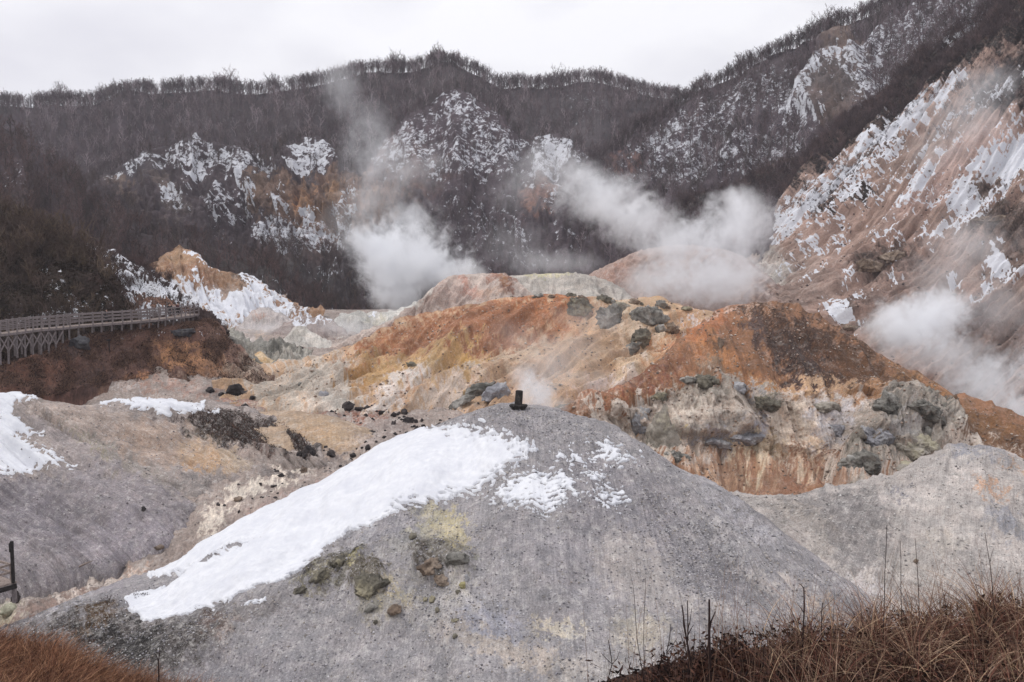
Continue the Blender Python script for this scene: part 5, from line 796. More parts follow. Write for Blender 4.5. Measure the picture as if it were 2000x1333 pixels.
OC = [('orange', 1133, 618, 44, 32, 'dark olive crag at the left end of the crags on the orange hill', 1, R_olive), ('orange', 1193, 642, 46, 42, 'grey green crag standing in the middle of the orange hill top', 2, R_green), ('orange', 1270, 634, 56, 32, 'broad dark crag with hanging edges near the right of the orange hill', 3, R_green), ('orange', 1290, 652, 20, 16, 'small dark crag under the broad crag', 4, R_green), ('orange', 1314, 652, 28, 18, 'small brown crag nearest the peak hill', 5, R_brown),
 ('orange', 1252, 672, 36, 26, 'dark overhanging crag leaning to the right on the cream slope', 6, R_olive, 30), ('orange', 1234, 690, 34, 16, 'foot of the leaning crag trailing down to the left', 7, R_green, 42), ('orange', 1215, 606, 30, 14, 'pale grey crag just under the crest', 12, R_tan),
 ('orange', 935, 772, 56, 22, 'grey green rib of rock running down to the steam vent', 13, R_green, 30), ('orange', 968, 778, 50, 24, 'blue grey rib of rock beside the steam vent', 14, R_blue, 32), ('orange', 900, 790, 50, 12, 'thin dark rib at the foot of the cream slope', 15, R_green, 28), ('orange', 805, 716, 18, 8, 'tiny olive crag on the left white patch', 16, R_olive), ('orange', 590, 760, 40, 12, 'low grey crust on the pale slope', 17, R_green, 10), ('orange', 632, 778, 18, 12, 'small grey lump on the pale slope', 18, R_blue),
 ('peak', 1104, 804, 62, 22, 'dark mossy crag behind the shoulder of the gravel mound', 20, R_olive, 12), ('peak', 1245, 838, 66, 70, 'blue grey lump of rock left of the stone column', 21, R_blue, 0), ('peak', 1296, 880, 66, 150, 'tall tapering column of grey rock with a dark top', 22, R_tan, 0), ('peak', 1290, 780, 34, 22, 'dark cap on the tall rock column', 23, R_olive), ('peak', 1320, 900, 60, 40, 'rough grey base right of the rock column', 24, R_green), ('peak', 1388, 752, 62, 30, 'crumbling olive crag above the rock wall', 25, R_olive, -8), ('peak', 1350, 745, 40, 16, 'small crag at the left end of the rock wall', 26, R_green), ('peak', 1440, 762, 52, 26, 'blue grey crag in the middle of the rock wall', 27, R_blue),
 ('peak', 1498, 790, 60, 34, 'yellow green overhang on the rock wall', 28, R_olive, -10), ('peak', 1535, 796, 46, 22, 'dark brown overhang right of the yellow green one', 29, R_brown), ('peak', 1455, 858, 90, 30, 'long grey blue ledge curving under the cream bowl', 30, R_blue, 8), ('peak', 1400, 868, 70, 22, 'left end of the grey blue ledge', 31, R_blue, -8), ('peak', 1620, 800, 50, 24, 'grey lump above the cream scar', 32, R_tan),
 ('peak', 1738, 800, 70, 50, 'dark pointed left summit of the big grey crag', 33, R_green), ('peak', 1815, 805, 90, 36, 'dark green right shoulder of the big grey crag', 34, R_green, -28), ('peak', 1720, 860, 110, 60, 'rough blue grey middle of the big crag', 35, R_blue), ('peak', 1790, 885, 100, 60, 'crumbly lower right flank of the big crag', 36, R_tan), ('peak', 1690, 915, 90, 50, 'olive grey foot of the big crag', 37, R_green), ('peak', 1640, 850, 40, 40, 'blue grey lump left of the big crag', 38, R_blue), ('peak', 1770, 925, 110, 34, 'lowest ledge of the big crag above the pale hill', 39, R_tan),
 ('hump', 668, 1103, 44, 26, 'crusty dark outcrop just below the edge of the snow sheet', 40, R_olive, 20), ('hump', 622, 1130, 40, 20, 'left tail of the crusty outcrop with yellow stains', 41, R_olive, 28), ('hump', 582, 1156, 30, 14, 'lowest left knob of the crusty outcrop', 42, R_olive, 20), ('hump', 722, 1160, 66, 54, 'round knobbly brown outcrop in the middle of the mound', 43, R_olive), ('hump', 840, 1112, 48, 28, 'dark brown hollowed outcrop below the yellow streak', 44, R_brown), ('hump', 890, 1100, 46, 30, 'grey green right part of the hollowed outcrop', 45, R_green), ('hump', 868, 1138, 40, 18, 'shadowy lower lip of the hollowed outcrop', 46, R_brown),
 ('rockyridge', 440, 662, 60, 12, 'green grey crust on the low rocky ridge', 50, R_green, -10), ('rockyridge', 540, 684, 70, 16, 'dark grey hump on the right of the low rocky ridge', 51, R_green), ('scree', 1700, 528, 60, 36, 'dark brown crag in the middle of the pink slope', 52, R_brown), ('scree', 1745, 505, 50, 26, 'brown crag right of the middle one on the pink slope', 53, R_brown), ('scree', 1960, 440, 90, 40, 'big dark crag high on the pink slope at the right', 54, R_brown), ('scree', 1665, 640, 40, 18, 'dark rock with snow below the pink slope', 55, R_brown), ('brownslope', 357, 654, 60, 20, 'dark stone bank under the far end of the boardwalk', 56, rock_mat('slate_bank', '3f3e42', '333135', '55524f', .6))]
for t in OC:
    big = t[3]*t[4] > 1500
    if t[0] == 'hump': t = (*t[:3], t[3]*1.2, t[4]*1.15, *t[5:])
    if t[0] == 'orange': t = (*t[:3], t[3]*1.3, t[4]*1.5, *t[5:])
    outcrop(*t[:7], t[7] if len(t) > 7 else R_green, t[8] if len(t) > 8 else 0, sink=.2 if t[0] == 'orange' else .42, depth=.55 if t[0] == 'orange' else .8, taper=.35 if t[6] == 22 else 0, n=6 if big else 5)
for k, (px, py, w, h) in enumerate([(1042, 582, 10, 6), (1052, 581, 24, 13), (1076, 582, 16, 9), (1112, 584, 30, 17), (1128, 586, 12, 9), (1139, 587, 22, 15), (1181, 589, 34, 20), (1197, 592, 16, 10), (1238, 594, 24, 16), (1252, 596, 10, 7), (1290, 600, 30, 19), (1304, 603, 14, 9), (1341, 606, 26, 14)]):
    o = outcrop('orange', px, py, w, h, 'small ragged lump of olive crust sticking up along the crest of the orange hill', 200+k, (R_olive, R_green, R_brown)[k % 3], n=4, sink=.3); o['group'] = 'lumps of crust along the crest of the orange hill'
# ---- loose gravel over the near slopes
def pebbles(key, n, wfun, s0, s1, cols):
    P, Nn = pick(key, n, wfun); g = rng; s = (s0*(s1/s0)**(g.random(n)**2.2))[:, None]
    o8 = np.array([[1, 0, 0], [0, 1, 0], [-1, 0, 0], [0, -1, 0], [0, 0, 1], [0, 0, -1.]]); f8 = np.array([[0, 1, 4], [1, 2, 4], [2, 3, 4], [3, 0, 4], [1, 0, 5], [2, 1, 5], [3, 2, 5], [0, 3, 5]])
    V = o8[None]*g.uniform(.55, 1.25, (n, 6, 1))*s[:, None]*np.array([1, 1, .7]); a = g.uniform(0, 6.28, n); c, q = np.cos(a)[:, None], np.sin(a)[:, None]
    V = np.stack([V[..., 0]*c-V[..., 1]*q, V[..., 0]*q+V[..., 1]*c, V[..., 2]], -1)+P[:, None]+np.array([0, 0, .15])*s[:, None]
    pal = np.array([lin(k) for k in cols])*GAIN; C = pal[g.integers(len(pal), size=n)]*g.uniform(.7, 1.25, (n, 1))
    return V.reshape(-1, 3), (f8[None]+(np.arange(n)*6)[:, None, None]).reshape(-1, 3), np.repeat(C, 6, 0)
M_stone = tint_mat('loose_stone', vary=.25, scale=9)
rub = lambda x, y: .4+1.8*zmask(('p', [(1240, 960), (1330, 990), (1400, 1040), (1450, 1120), (1400, 1180), (1330, 1150), (1290, 1060)], 20), x, y)+1.2*zmask(('e', 1060, 830, 130, 30, 10, .5), x, y)+.8*clump(x, y)+2*zmask(('e', 860, 1190, 80, 50, 0, .5), x, y)
stuff('gravel', 'loose grey gravel strewn over the near mound', 'gravel', pebbles('hump', 42000, lambda x, y: rub(x, y)*insnow(x, y), .014, .085, ('8f8b90', '77747a', 'a5a2a4', '5f5c60', '8a8178')), M_stone)
stuff('gravel', 'loose gravel strewn over the pale right hill', 'gravel', pebbles('righthill', 7000, lambda x, y: .4+clump(x, y), .02, .11, ('9c9690', '86807c', 'aaa6a2', '6c6866')), M_stone)
stuff('gravel', 'loose stones strewn over the valley floor', 'gravel', pebbles('valley', 16000, clump, .03, .17, ('6b605c', '867a74', '4b4443', 'a0968e')), M_stone)
stuff('gravel', 'loose stones strewn over the left mound', 'gravel', pebbles('mound', 6000, clump, .02, .11, ('8a8486', '76706f', '9c9694', '5c5657')), M_stone)
stuff('gravel', 'loose stones strewn over the orange hills', 'gravel', join(pebbles('orange', 5000, clump, .05, .25, ('8f7868', '5f5248', 'a3968a', '77604f')), pebbles('peak', 6000, clump, .04, .22, ('8f7868', '5f5248', 'a3968a', '77604f'))), M_stone)
stuff('gravel', 'dark stones strewn over the pink slope', 'gravel', pebbles('scree', 5000, lambda x, y: clump(x, y)*(y > 330), .08, .4, ('5a4a44', '463c3a', '8a7468')), M_stone)

# ================================================================== man made things
def bevel_box(bm, size, M=None, bev=.01, seg=1):
    r = bmesh.ops.create_cube(bm, size=1); vs = r['verts']; bmesh.ops.scale(bm, vec=size, verts=vs)
    if bev: 
        es = list({e for v in vs for e in v.link_edges}); r2 = bmesh.ops.bevel(bm, geom=es, offset=bev, segments=seg, affect='EDGES'); vs = list({v for f in r2['faces'] for v in f.verts} | {v for v in vs if v.is_valid})
    if M is not None: bmesh.ops.transform(bm, matrix=M, verts=[v for v in vs if v.is_valid])
def bm_obj(name, bm, mat, parent=None, smooth=False):
    me = bpy.data.meshes.new(name); bm.to_mesh(me); bm.free(); me.materials.append(mat); o = bpy.data.objects.new(name, me); COL.objects.link(o)
    for p in me.polygons: p.use_smooth = smooth
    if parent: o.parent = parent
    return o
def bar(bm, a, b, w, h, bev=.008):
    a, b = Vector(a), Vector(b); d = b-a; q = d.to_track_quat('Y', 'Z'); bevel_box(bm, (w, d.length, h), Matrix.Translation((a+b)/2)@q.to_matrix().to_4x4(), bev)
def empty(name, loc, label, cat, group=None):
    e = bpy.data.objects.new(name, None); COL.objects.link(e); e.location = loc; e.empty_display_size = .5; setprops(e, label, cat, group); bpy.context.view_layer.update(); return e
M_wood = simple_mat('weathered_grey_wood', '7a7070', '5d5454', 6, .85, .4); M_wood2 = simple_mat('pale_wood', '8f7f76', '6c5d55', 8, .85, .4); M_dwood = simple_mat('dark_wood', '2b2625', '1a1716', 8, .8, .4); M_stele = rock_mat('dark_weathered_stone', '2f2a29', '1b1817', '4a4440', .25)
def rel(e, p): return Vector(p)-e.location
# ---- boardwalk
DK = [(-50, 655.5, 80), (0, 653, 82), (16, 651, 82.8), (33, 649, 83.5), (49, 647, 84.2), (64, 645, 85), (80, 643, 85.8), (95, 642, 86.5), (109, 641, 87.2), (123, 640, 88), (136, 638.5, 88.7), (154, 636.5, 89.6), (181, 634, 91), (199, 633, 91.8), (219, 631, 92.8), (239, 630, 93.8), (257, 628.5, 94.7), (275, 627, 95.6), (292, 625.5, 96.6), (310, 624, 97.6), (324, 622, 98.6), (340, 620.5, 99.8), (353, 619.5, 101), (361, 618, 102), (370, 617, 103.2), (378, 615, 104.6), (387, 613, 106.4)]
DP = np.array([W(*d) for d in DK]); tang = np.gradient(DP, axis=0); tang[:, 2] = 0; tang /= np.linalg.norm(tang, axis=1, keepdims=True); perp = np.stack([-tang[:, 1], tang[:, 0], 0*tang[:, 0]], -1); FAR = DP+perp*2.0
bw = empty('boardwalk', DP[6], 'long curved grey wooden boardwalk with post and rail sides on trestle legs', 'boardwalk')
bm = bmesh.new()
for i in range(len(DP)-1):
    a0, a1, b0, b1 = DP[i], DP[i+1], FAR[i], FAR[i+1]
    for k in range(6):
        t0, t1 = k/6+.008, (k+1)/6-.008; q = [rel(bw, a0+(a1-a0)*t) for t in (t0, t1)]+[rel(bw, b0+(b1-b0)*t) for t in (t1, t0)]
        top = [bm.verts.new(v) for v in q]; bot = [bm.verts.new(v-Vector((0, 0, .06))) for v in q]; bm.faces.new(top); bm.faces.new(bot[::-1])
        for j in range(4): bm.faces.new((top[j], bot[j], bot[(j+1) % 4], top[(j+1) % 4]))
bm_obj('deck', bm, M_wood2, bw)
def run(pts, dz, w, h, name, mat):
    bm = bmesh.new()
    for i in range(len(pts)-1): bar(bm, rel(bw, pts[i]+[0, 0, dz]), rel(bw, pts[i+1]+[0, 0, dz]), w, h, .01)
    return bm_obj(name, bm, mat, bw)
for dz, w, h in ((1.2, .12, .13), (.82, .05, .13), (.45, .05, .13)):
    run(DP-perp*.0, dz, w, h, 'rail', M_wood); run(FAR, dz, w, h, 'rail', M_wood)
run(DP-perp*.06, -.14, .1, .24, 'beam', M_wood); run(FAR+perp*.06, -.14, .1, .24, 'beam', M_wood)
pm = bmesh.new(); bevel_box(pm, (.13, .13, 1.45), Matrix.Translation((0, 0, .55)), .012); bevel_box(pm, (.17, .17, .06), Matrix.Translation((0, 0, 1.305)), .01); post0 = bm_obj('post', pm, M_wood, bw); post0.location = rel(bw, DP[0])
post0.rotation_euler = (0, 0, math.atan2(tang[0][1], tang[0][0]))
for k, (A, off) in enumerate(((DP, -.1), (FAR, .1))):
    for i in range(len(A)):
        if k == 0 and i == 0: continue
        o = post0.copy(); COL.objects.link(o); o.parent = bw; o.location = rel(bw, A[i]+perp[i]*off); o.rotation_euler = (0, 0, math.atan2(tang[i][1], tang[i][0]))
LEGB = {0: 706, 1: 704, 2: 702, 3: 690, 4: 688, 5: 684, 6: 684, 7: 686, 8: 677, 9: 662, 10: 656, 11: 651}
for i in range(len(DP)):
    yb = LEGB.get(i, DK[i][1]+8); zb = W(DK[i][0], yb, DK[i][2])[2]
    for A in (DP+perp*.12, FAR-perp*.12):
        bm = bmesh.new(); t = A[i]; bar(bm, rel(bw, (t[0], t[1], t[2]-.262)), rel(bw, (t[0], t[1], zb-.5)), .16, .16, .01); bm_obj('leg', bm, M_wood, bw)
for i in range(0, 9):
    a, b = DP[i]+perp[i]*.0, DP[i+1]+perp[i+1]*.0; za, zb = W(DK[i][0], LEGB[i]-3, DK[i][2])[2], W(DK[i+1][0], LEGB[i+1]-3, DK[i+1][2])[2]
    if i < 8:
        bm = bmesh.new(); bar(bm, rel(bw, (a[0], a[1], a[2]-.4)), rel(bw, (b[0], b[1], max(zb, b[2]-1.9))), .06, .13, .006); bm_obj('brace', bm, M_wood, bw)
    bm = bmesh.new(); bar(bm, rel(bw, (a[0]-.0, a[1]-.1, max(za, a[2]-1.9))), rel(bw, (b[0], b[1]-.1, b[2]-.4)), .06, .13, .006); bm_obj('brace', bm, M_wood, bw)
# ---- stone marker on the summit
def stele(layer, px, py, sw, sh, bw_, bh, label, lean=4, seed=1):
    p = at(layer, px, py); s = p[1]/F; e = empty('stone_marker', p-np.array([0, 0, .05]), label, 'stone marker')
    bm = bmesh.new(); n = 10; w, h = bw_*s*.5, bh*s
    prof = [(0, -.1), (.62, -.08), (.75, .1), (1.0, .72), (.98, .95), (.45, 1.0), (0, 1.02)]; rings = []
    gg = np.random.default_rng(seed)
    for r_, z in prof:
        ring = []
        for k in range(16):
            a = k/16*6.2832; q = 1+gg.normal(0, .035); ring.append(bm.verts.new((math.copysign(abs(math.cos(a))**.7, math.cos(a))*w*max(r_, .02)*q, math.copysign(abs(math.sin(a))**.7, math.sin(a))*w*.72*max(r_, .02)*q, z*h)))
        rings.append(ring)
    for a, b in zip(rings, rings[1:]):
        for k in range(16): bm.faces.new((a[k], a[(k+1) % 16], b[(k+1) % 16], b[k]))
    bm_obj('base', bm, M_stele, e)
    bm = bmesh.new(); Wd, H_ = sw*s, sh*s; bevel_box(bm, (Wd, Wd*.62, H_), None, Wd*.07, 2)
    bmesh.ops.subdivide_edges(bm, edges=bm.edges[:], cuts=2, use_grid_fill=True)
    for v in bm.verts:
        v.co += Vector(gg.normal(0, Wd*.012, 3)); v.co.x *= 1-.06*(v.co.z/H_)
        if v.co.z > H_*.45: v.co.z -= abs(v.co.x)*.12
    M = Matrix.Translation((0, 0, h*.98-.02))@Matrix.Rotation(R(lean), 4, 'Y')@Matrix.Rotation(R(-24), 4, 'Z')@Matrix.Translation((0, 0, H_/2)); bmesh.ops.transform(bm, matrix=M, verts=bm.verts[:]); bm_obj('slab', bm, M_stele, e); return e
stele('hump', 1013, 799, 13.5, 29, 36, 10, 'dark stone slab on a tapering base at the top of the grey gravel mound')
stele('valley', 827, 847, 7.5, 15, 26, 5, 'small dark stone post on a flat base among boulders above the snow', lean=2, seed=3)
boulder('valley', 814, 842, 10, 10, 'dark rounded boulder left of the small stone post', 61); boulder('valley', 848, 844, 20, 12, 'dark slanted boulder right of the small stone post', 62); boulder('valley', 858, 838, 13, 12, 'dark round boulder behind the slanted boulder', 63); boulder('valley', 867, 836, 9, 12, 'brown upright boulder at the edge of the snow sheet', 64, R_brown); boulder('valley', 824, 860, 26, 8, 'flat bluish black boulder half hidden by the snow sheet', 65)
def plank(layer, px, py, ln, w, h, ang, label, mat, name='plank', cat='plank', rx=0, dz=0):
    p = at(layer, px, py); s = p[1]/F; bm = bmesh.new(); L_ = ln*s; bevel_box(bm, (L_, w*s, h*s), None, h*s*.15, 1)
    bmesh.ops.subdivide_edges(bm, edges=[e for e in bm.edges if abs((e.verts[0].co-e.verts[1].co).x) > L_*.5], cuts=5)
    for v in bm.verts: v.co.z += .04*h*s*math.sin(v.co.x*9)+random.gauss(0, .02*h*s)
    o = bm_obj(name, bm, mat); o.location = p+np.array([0, 0, h*s*.4+dz]); o.rotation_euler = (0, -R(ang), R(rx)); setprops(o, label, cat); return o
plank('valley', 750, 810, 21, 8, 8, -3, 'dark squared timber block lying on the flat', M_dwood, 'timber_block', 'timber')
plank('valley', 366, 945, 29, 8, 5, 3, 'blackened beam across a dark hollow by the stream', M_dwood, 'broken_beam', 'timber', dz=.15); plank('valley', 364, 962, 24, 3, 3, 38, 'thin dark pole propped below the blackened beam', M_dwood, 'broken_pole', 'timber', 30, .1); boulder('valley', 345, 950, 34, 12, 'low slate grey rock beside the blackened beam', 66, R_dark, sink=.4)
# log on the scree
p = at('mound', 160, 1113); e = empty('log', p, 'pale broken log lying on the grey scree', 'log'); sg = np.array([[-.62, -.1, -.02, .0, .05, .3, .06, .075], [.0, .05, .3, .35, .1, .46, .075, .05], [.35, .1, .46, .62, .2, .54, .05, .02]]); v, f = prisms(sg, 8); o = arr_mesh('stem', v, f, M_wood2, smooth=True, parent=e)
v, f = prisms(np.array([[.1, .06, .34, .2, .02, .52, .03, .012]]), 6); arr_mesh('stub', v, f, M_wood2, parent=e)
# posts
p = at('tanmound', 783, 884) if False else at('valley', 783, 884); s = p[1]/F; bm = bmesh.new(); bmesh.ops.create_cone(bm, cap_ends=True, segments=12, radius1=4.4*s, radius2=4.1*s, depth=22*s, matrix=Matrix.Translation((0, 0, 9*s))); o = bm_obj('stump_post', bm, M_dwood); o.location = p; setprops(o, 'short thick dark post standing just behind the snow crest', 'post')
p = at('brownslope', 214, 688); e = empty('wooden_signpost', p, 'thin dark wooden post on the brown grassy slope below the boardwalk', 'post'); bm = bmesh.new(); bar(bm, (0, 0, -.2), (0, 0, 1.45), .11, .11); bm_obj('post', bm, M_dwood, e); bm = bmesh.new(); bar(bm, (-.25, -.08, 1.3), (.25, -.08, 1.36), .03, .2); bm_obj('board', bm, M_dwood, e)
# ---- platform corner at the lower left
c0 = W(25, 1136, 46); dirL = Vector((-1, -.9, -.12)).normalized(); dirB = Vector((-1, .55, .02)).normalized(); s = 46/F
pf = empty('viewing_platform', c0, 'weathered wooden platform corner with rails at the lower left', 'platform')
bm = bmesh.new()
for k in range(7):
    a = dirB*(.02+k*.34)+Vector((.25, 0, 0)); b = dirB*(.02+k*.34)+dirL*3.6+Vector((.25, 0, 0)); w = dirB*.32; q = [a, a+w, b+w, b]; top = [bm.verts.new(v) for v in q]; bot = [bm.verts.new(v-Vector((0, 0, .09))) for v in q]; bm.faces.new(top[::-1]); bm.faces.new(bot)
    for j in range(4): bm.faces.new((top[j], top[(j+1) % 4], bot[(j+1) % 4], bot[j]))
bm_obj('deck', bm, M_wood2, pf)
bm = bmesh.new(); bar(bm, Vector((.25, -.03, -.25)), Vector((.25, -.03, -.25))+dirL*3.6, .08, .28); bm_obj('beam', bm, M_dwood, pf)
for dz in (.95, .5):
    for D in (dirL, dirB):
        bm = bmesh.new(); bar(bm, Vector((-.1, 0, dz+.06)), Vector((-.1, 0, dz))+D*3.2, .06, .14); bm_obj('rail', bm, M_wood2, pf)
for D, t in ((dirL, .0), (dirL, 1.7), (dirL, 3.2), (dirB, 1.7), (dirB, 3.2)):
    bm = bmesh.new(); bar(bm, D*t+Vector((-.1, .06, -.0)), D*t+Vector((-.1, .06, 1.1)), .13, .13); bm_obj('post', bm, M_wood2, pf)
bm = bmesh.new(); bar(bm, Vector((.0, .1, -.1)), Vector((.0, .1, -1.3)), .2, .2); bm_obj('leg', bm, M_wood, pf)
p = W(26, 1136, 45.8); e = empty('tall_post', p-np.array([0, 0, .1]), 'tall black post with a slanted top at the platform corner', 'post'); bm = bmesh.new(); bar(bm, (0, 0, 0), (0, 0, 85*s), .15, .15, .01); bm_obj('post', bm, M_dwood, e)
bm = bmesh.new(); bar(bm, (-.11, 0, 1.85), (-.11, 0, 2.36), .07, .13); bar(bm, (-.13, 0, 2.34), (.02, 0, 2.5), .07, .05); bm_obj('bracket', bm, M_dwood, e)
outcrop('valley', 30, 1176, 26, 34, 'dark clump of roots and rock under the platform corner', 70, R_dark); boulder('valley', 12, 1200, 44, 22, 'pale yellowish flat rock at the left edge', 71, rock_mat('cream_rock', '9c9a80', '807c68', 'a8a48e', .5)); boulder('valley', 66, 1154, 16, 8, 'small grey stone at the end of the pale rill', 72, R_brown)
# ================================================================== near banks with grass
M_soil = ground_mat('dark_soil', .012, contrast=.5, streak=.05, speck=.3, pale=0, bump=1, light_speck=.05)
terrain('bankright', 'bank', 'dark overgrown bank in the near right corner', [
 [(1080, 1600, 4.6), (1500, 1600, 4.5), (2150, 1600, 4.4)],
 [(1080, 1370, 6.1), (1200, 1330, 6.2), (1300, 1300, 6.3), (1400, 1278, 6.4), (1600, 1255, 6.6), (1800, 1232, 6.7), (2000, 1205, 6.8), (2150, 1195, 6.8)]], '30211d', M_soil, 3, 3, back=((.4, -.3), (2, -2.2)), under=(.5, .5), disp=[(T_SOFT, 1.5, .08), (T_FBM, .5, .03)])
terrain('bankleft', 'bank', 'grassy bank in the near left corner', [
 [(-150, 1600, 5.4), (200, 1600, 5.3), (520, 1600, 5.2)],
 [(-150, 1245, 8), (0, 1262, 8), (60, 1275, 7.9), (130, 1305, 7.8), (200, 1336, 7.7), (300, 1362, 7.6), (400, 1380, 7.5), (520, 1420, 7.4)]], '3a241a', M_soil, 3, 3, back=((.4, -.3), (2, -2.2)), under=(.5, .5), disp=[(T_SOFT, 1.5, .08), (T_FBM, .5, .03)])
def near_pick(key, n, wfun):
    return pick(key, n, wfun)[0]
right_w = lambda x, y: sstep(1100, 1330, x)*(.5+sstep(-.5, 1, tex(T_FBM, x, y, 120)))
A = near_pick('bankright', 15000, right_w); B_ = near_pick('bankright', 3300, lambda x, y: right_w(x, y)*sstep(1380, 1650, x)*(.15+sstep(0, .9, tex(T_FBM, x, y*.3, 70, off=.4))**2)); C_ = near_pick('bankright', 420, right_w); D_ = near_pick('bankright', 5000, right_w)
stuff('dead_leaves', 'dark dead leaves and low scrub on the near right bank', 'scrub', leaves(A, .024, .24, ('3a2621', '2b1b18', '4a2f27', '1f1513', '5a3a2c')), M_leaf)
stuff('dry_grass', 'tall reddish brown dry grass on the near right bank', 'grass', join(blades(B_, .56, .0038, ('7d4f3b', '6b3f30', '946a50', '5a352a', 'a8866a', '4a2c24', 'b8966f', '8a6f5a'), spread=.38, seg=6, curl=.95), blades(C_, .75, .0022, ('8f6f58', '7a5a48'), spread=.12, seg=5, curl=.2), blades(D_, .22, .003, ('6b4030', '4f2f25', '7d5440'), spread=.6, seg=4, curl=.6)), M_grass)
lw = lambda x, y: 1-sstep(250, 380, x)*.8
A = near_pick('bankleft', 17000, lw); B_ = near_pick('bankleft', 2600, lambda x, y: sstep(180, 260, x)*(1-sstep(400, 470, x))+1e-6)
stuff('dry_grass', 'dense rusty orange dry grass on the near left bank', 'grass', join(blades(A, .30, .0034, ('8f5e40', 'a36f48', '6b4230', 'b3825a', '7d5038', '54362a'), lean=(.35, .1), spread=.45, seg=4, curl=.7), blades(B_, .26, .003, ('a5774f', '8f6242', '7a5038'), spread=.2, seg=4, curl=.3)), M_grass)
M_twig = simple_mat('dark_twig', '33211e', '241716', 30, .8, .2)
def stem(key, px, py, pts, w, label, forks=(), name='dry_stem'):
    p = at(key, px, py); s = p[1]/F; S = []; sc = s; P0 = np.zeros(3)-[0, 0, .05]
    path = [np.array([dx*s, 0, dz*s]) for dx, dz in pts]; path = [P0]+path; g = np.random.default_rng(int(px))
    for i, (a, b) in enumerate(zip(path, path[1:])):
        t0, t1 = i/len(path), (i+1)/len(path); m = (a+b)/2+g.normal(0, .6*s, 3); S.append([*a, *m, w*s*(1-t0*.7), w*s*(1-(t0+t1)*.35)]); S.append([*m, *b, w*s*(1-(t0+t1)*.35), w*s*(1-t1*.7)])
    for (i, dx, dz) in forks:
        a = path[i]; b = a+np.array([dx*s, g.normal(0, 4*s), dz*s]); m = (a+b)/2+g.normal(0, 1.5*s, 3); S.append([*a, *m, w*s*.5, w*s*.4]); S.append([*m, *b, w*s*.4, w*s*.2])
    v, f = prisms(np.array(S), 5); o = arr_mesh(name, v, f, M_twig, smooth=True); o.location = p; setprops(o, label, 'stem')
stem('bankright', 1388, 1345, [(-2, 60), (-4, 120), (-5, 185)], 4.2, 'thickest dark bare stem standing upright at the left of the near bank', [(2, 12, 40), (1, -14, 30)])
stem('bankright', 1352, 1352, [(-3, 60), (-14, 110), (-24, 180)], 2.6, 'dark forked stem left of the thickest stem', [(1, 5, 70), (2, -8, 60), (2, 14, 30)])
stem('bankright', 1345, 1352, [(0, 70), (-2, 130), (-4, 190)], 2.0, 'slim dark stem rising beside the forked one', [(1, -16, 50), (2, 8, 40)])
stem('bankright', 1566, 1310, [(0, 60), (1, 120), (-1, 172)], 2.2, 'single dark stem with a small side twig near the top', [(3, -9, 8), (2, -14, 20)])
stem('bankright', 1603, 1300, [(1, 40), (0, 90), (1, 130)], 1.6, 'short dark stem right of the single stem', [(2, 6, 22)])
stem('bankright', 1725, 1290, [(0, 90), (-1, 180), (0, 275)], 1.1, 'very tall thin pale stem in front of the pale hill', [])
stem('bankright', 1765, 1285, [(-6, 90), (-10, 170), (-14, 240)], .9, 'tall thin stem leaning left beside the tallest one', [])
stem('bankright', 1800, 1280, [(-8, 80), (-14, 160), (-22, 240)], .9, 'thin curved stem right of the leaning one', [])
stem('bankright', 1945, 1270, [(-8, 100), (-18, 180), (-30, 240)], 1.0, 'long thin stem at the far right end of the bank', [(2, 8, 30)])
stem('bankright', 1262, 1375, [(-6, 60), (-18, 130), (-24, 210)], 1.1, 'thin pale grass stalk bending left over the grey mound', [(3, -10, 60)])
stem('bankright', 1255, 1375, [(2, 80), (0, 180), (2, 260)], .9, 'tallest thin stalk over the grey mound', [])
stem('bankright', 1190, 1392, [(-8, 50), (6, 100), (-2, 150)], 1.6, 'crooked dark twig at the left end of the near bank', [(1, 20, 40), (2, -22, 22), (2, 16, 30)])
stem('bankright', 1300, 1360, [(10, 50), (2, 90), (10, 150)], 1.5, 'zigzag dark twig left of the forked stems', [(1, -24, 40), (2, 22, 34), (1, 26, 22)])
stem('bankleft', 312, 1368, [(-1, 40), (-1, 80), (3, 105)], 1.8, 'single dark stem poking up at the bottom left of the mound', [(2, -4, 20)])
# small leafy plants in the snow at the left tip of the sheet
for i, (px, py, w, lb) in enumerate([(213, 1176, 16, 'small dark leafy plant at the left tip of the snow sheet'), (265, 1168, 13, 'small dark plant poking out of the snow sheet'), (281, 1166, 9, 'tiny dark plant right of the other one in the snow')]):
    p = at('hump', px, py); s = p[1]/F; q = rng.normal(0, 1, (70, 3))*[w*s*.5, w*s*.4, 0]; q[:, 2] = 0; v, f, c = leaves(q, .05, w*s*.8, ('2c1f22', '3a2a2c', '463436')); e = empty('small_plant', p, lb, 'plant'); o = arr_mesh('foliage', v, f, M_leaf, c, parent=e)
    sg = np.array([[0, 0, -.05, rng.normal(0, w*s*.4), rng.normal(0, w*s*.3), w*s*.8, .012, .005] for _ in range(7)]); v, f = prisms(sg, 3); arr_mesh('stem', v, f, M_twig, parent=e)
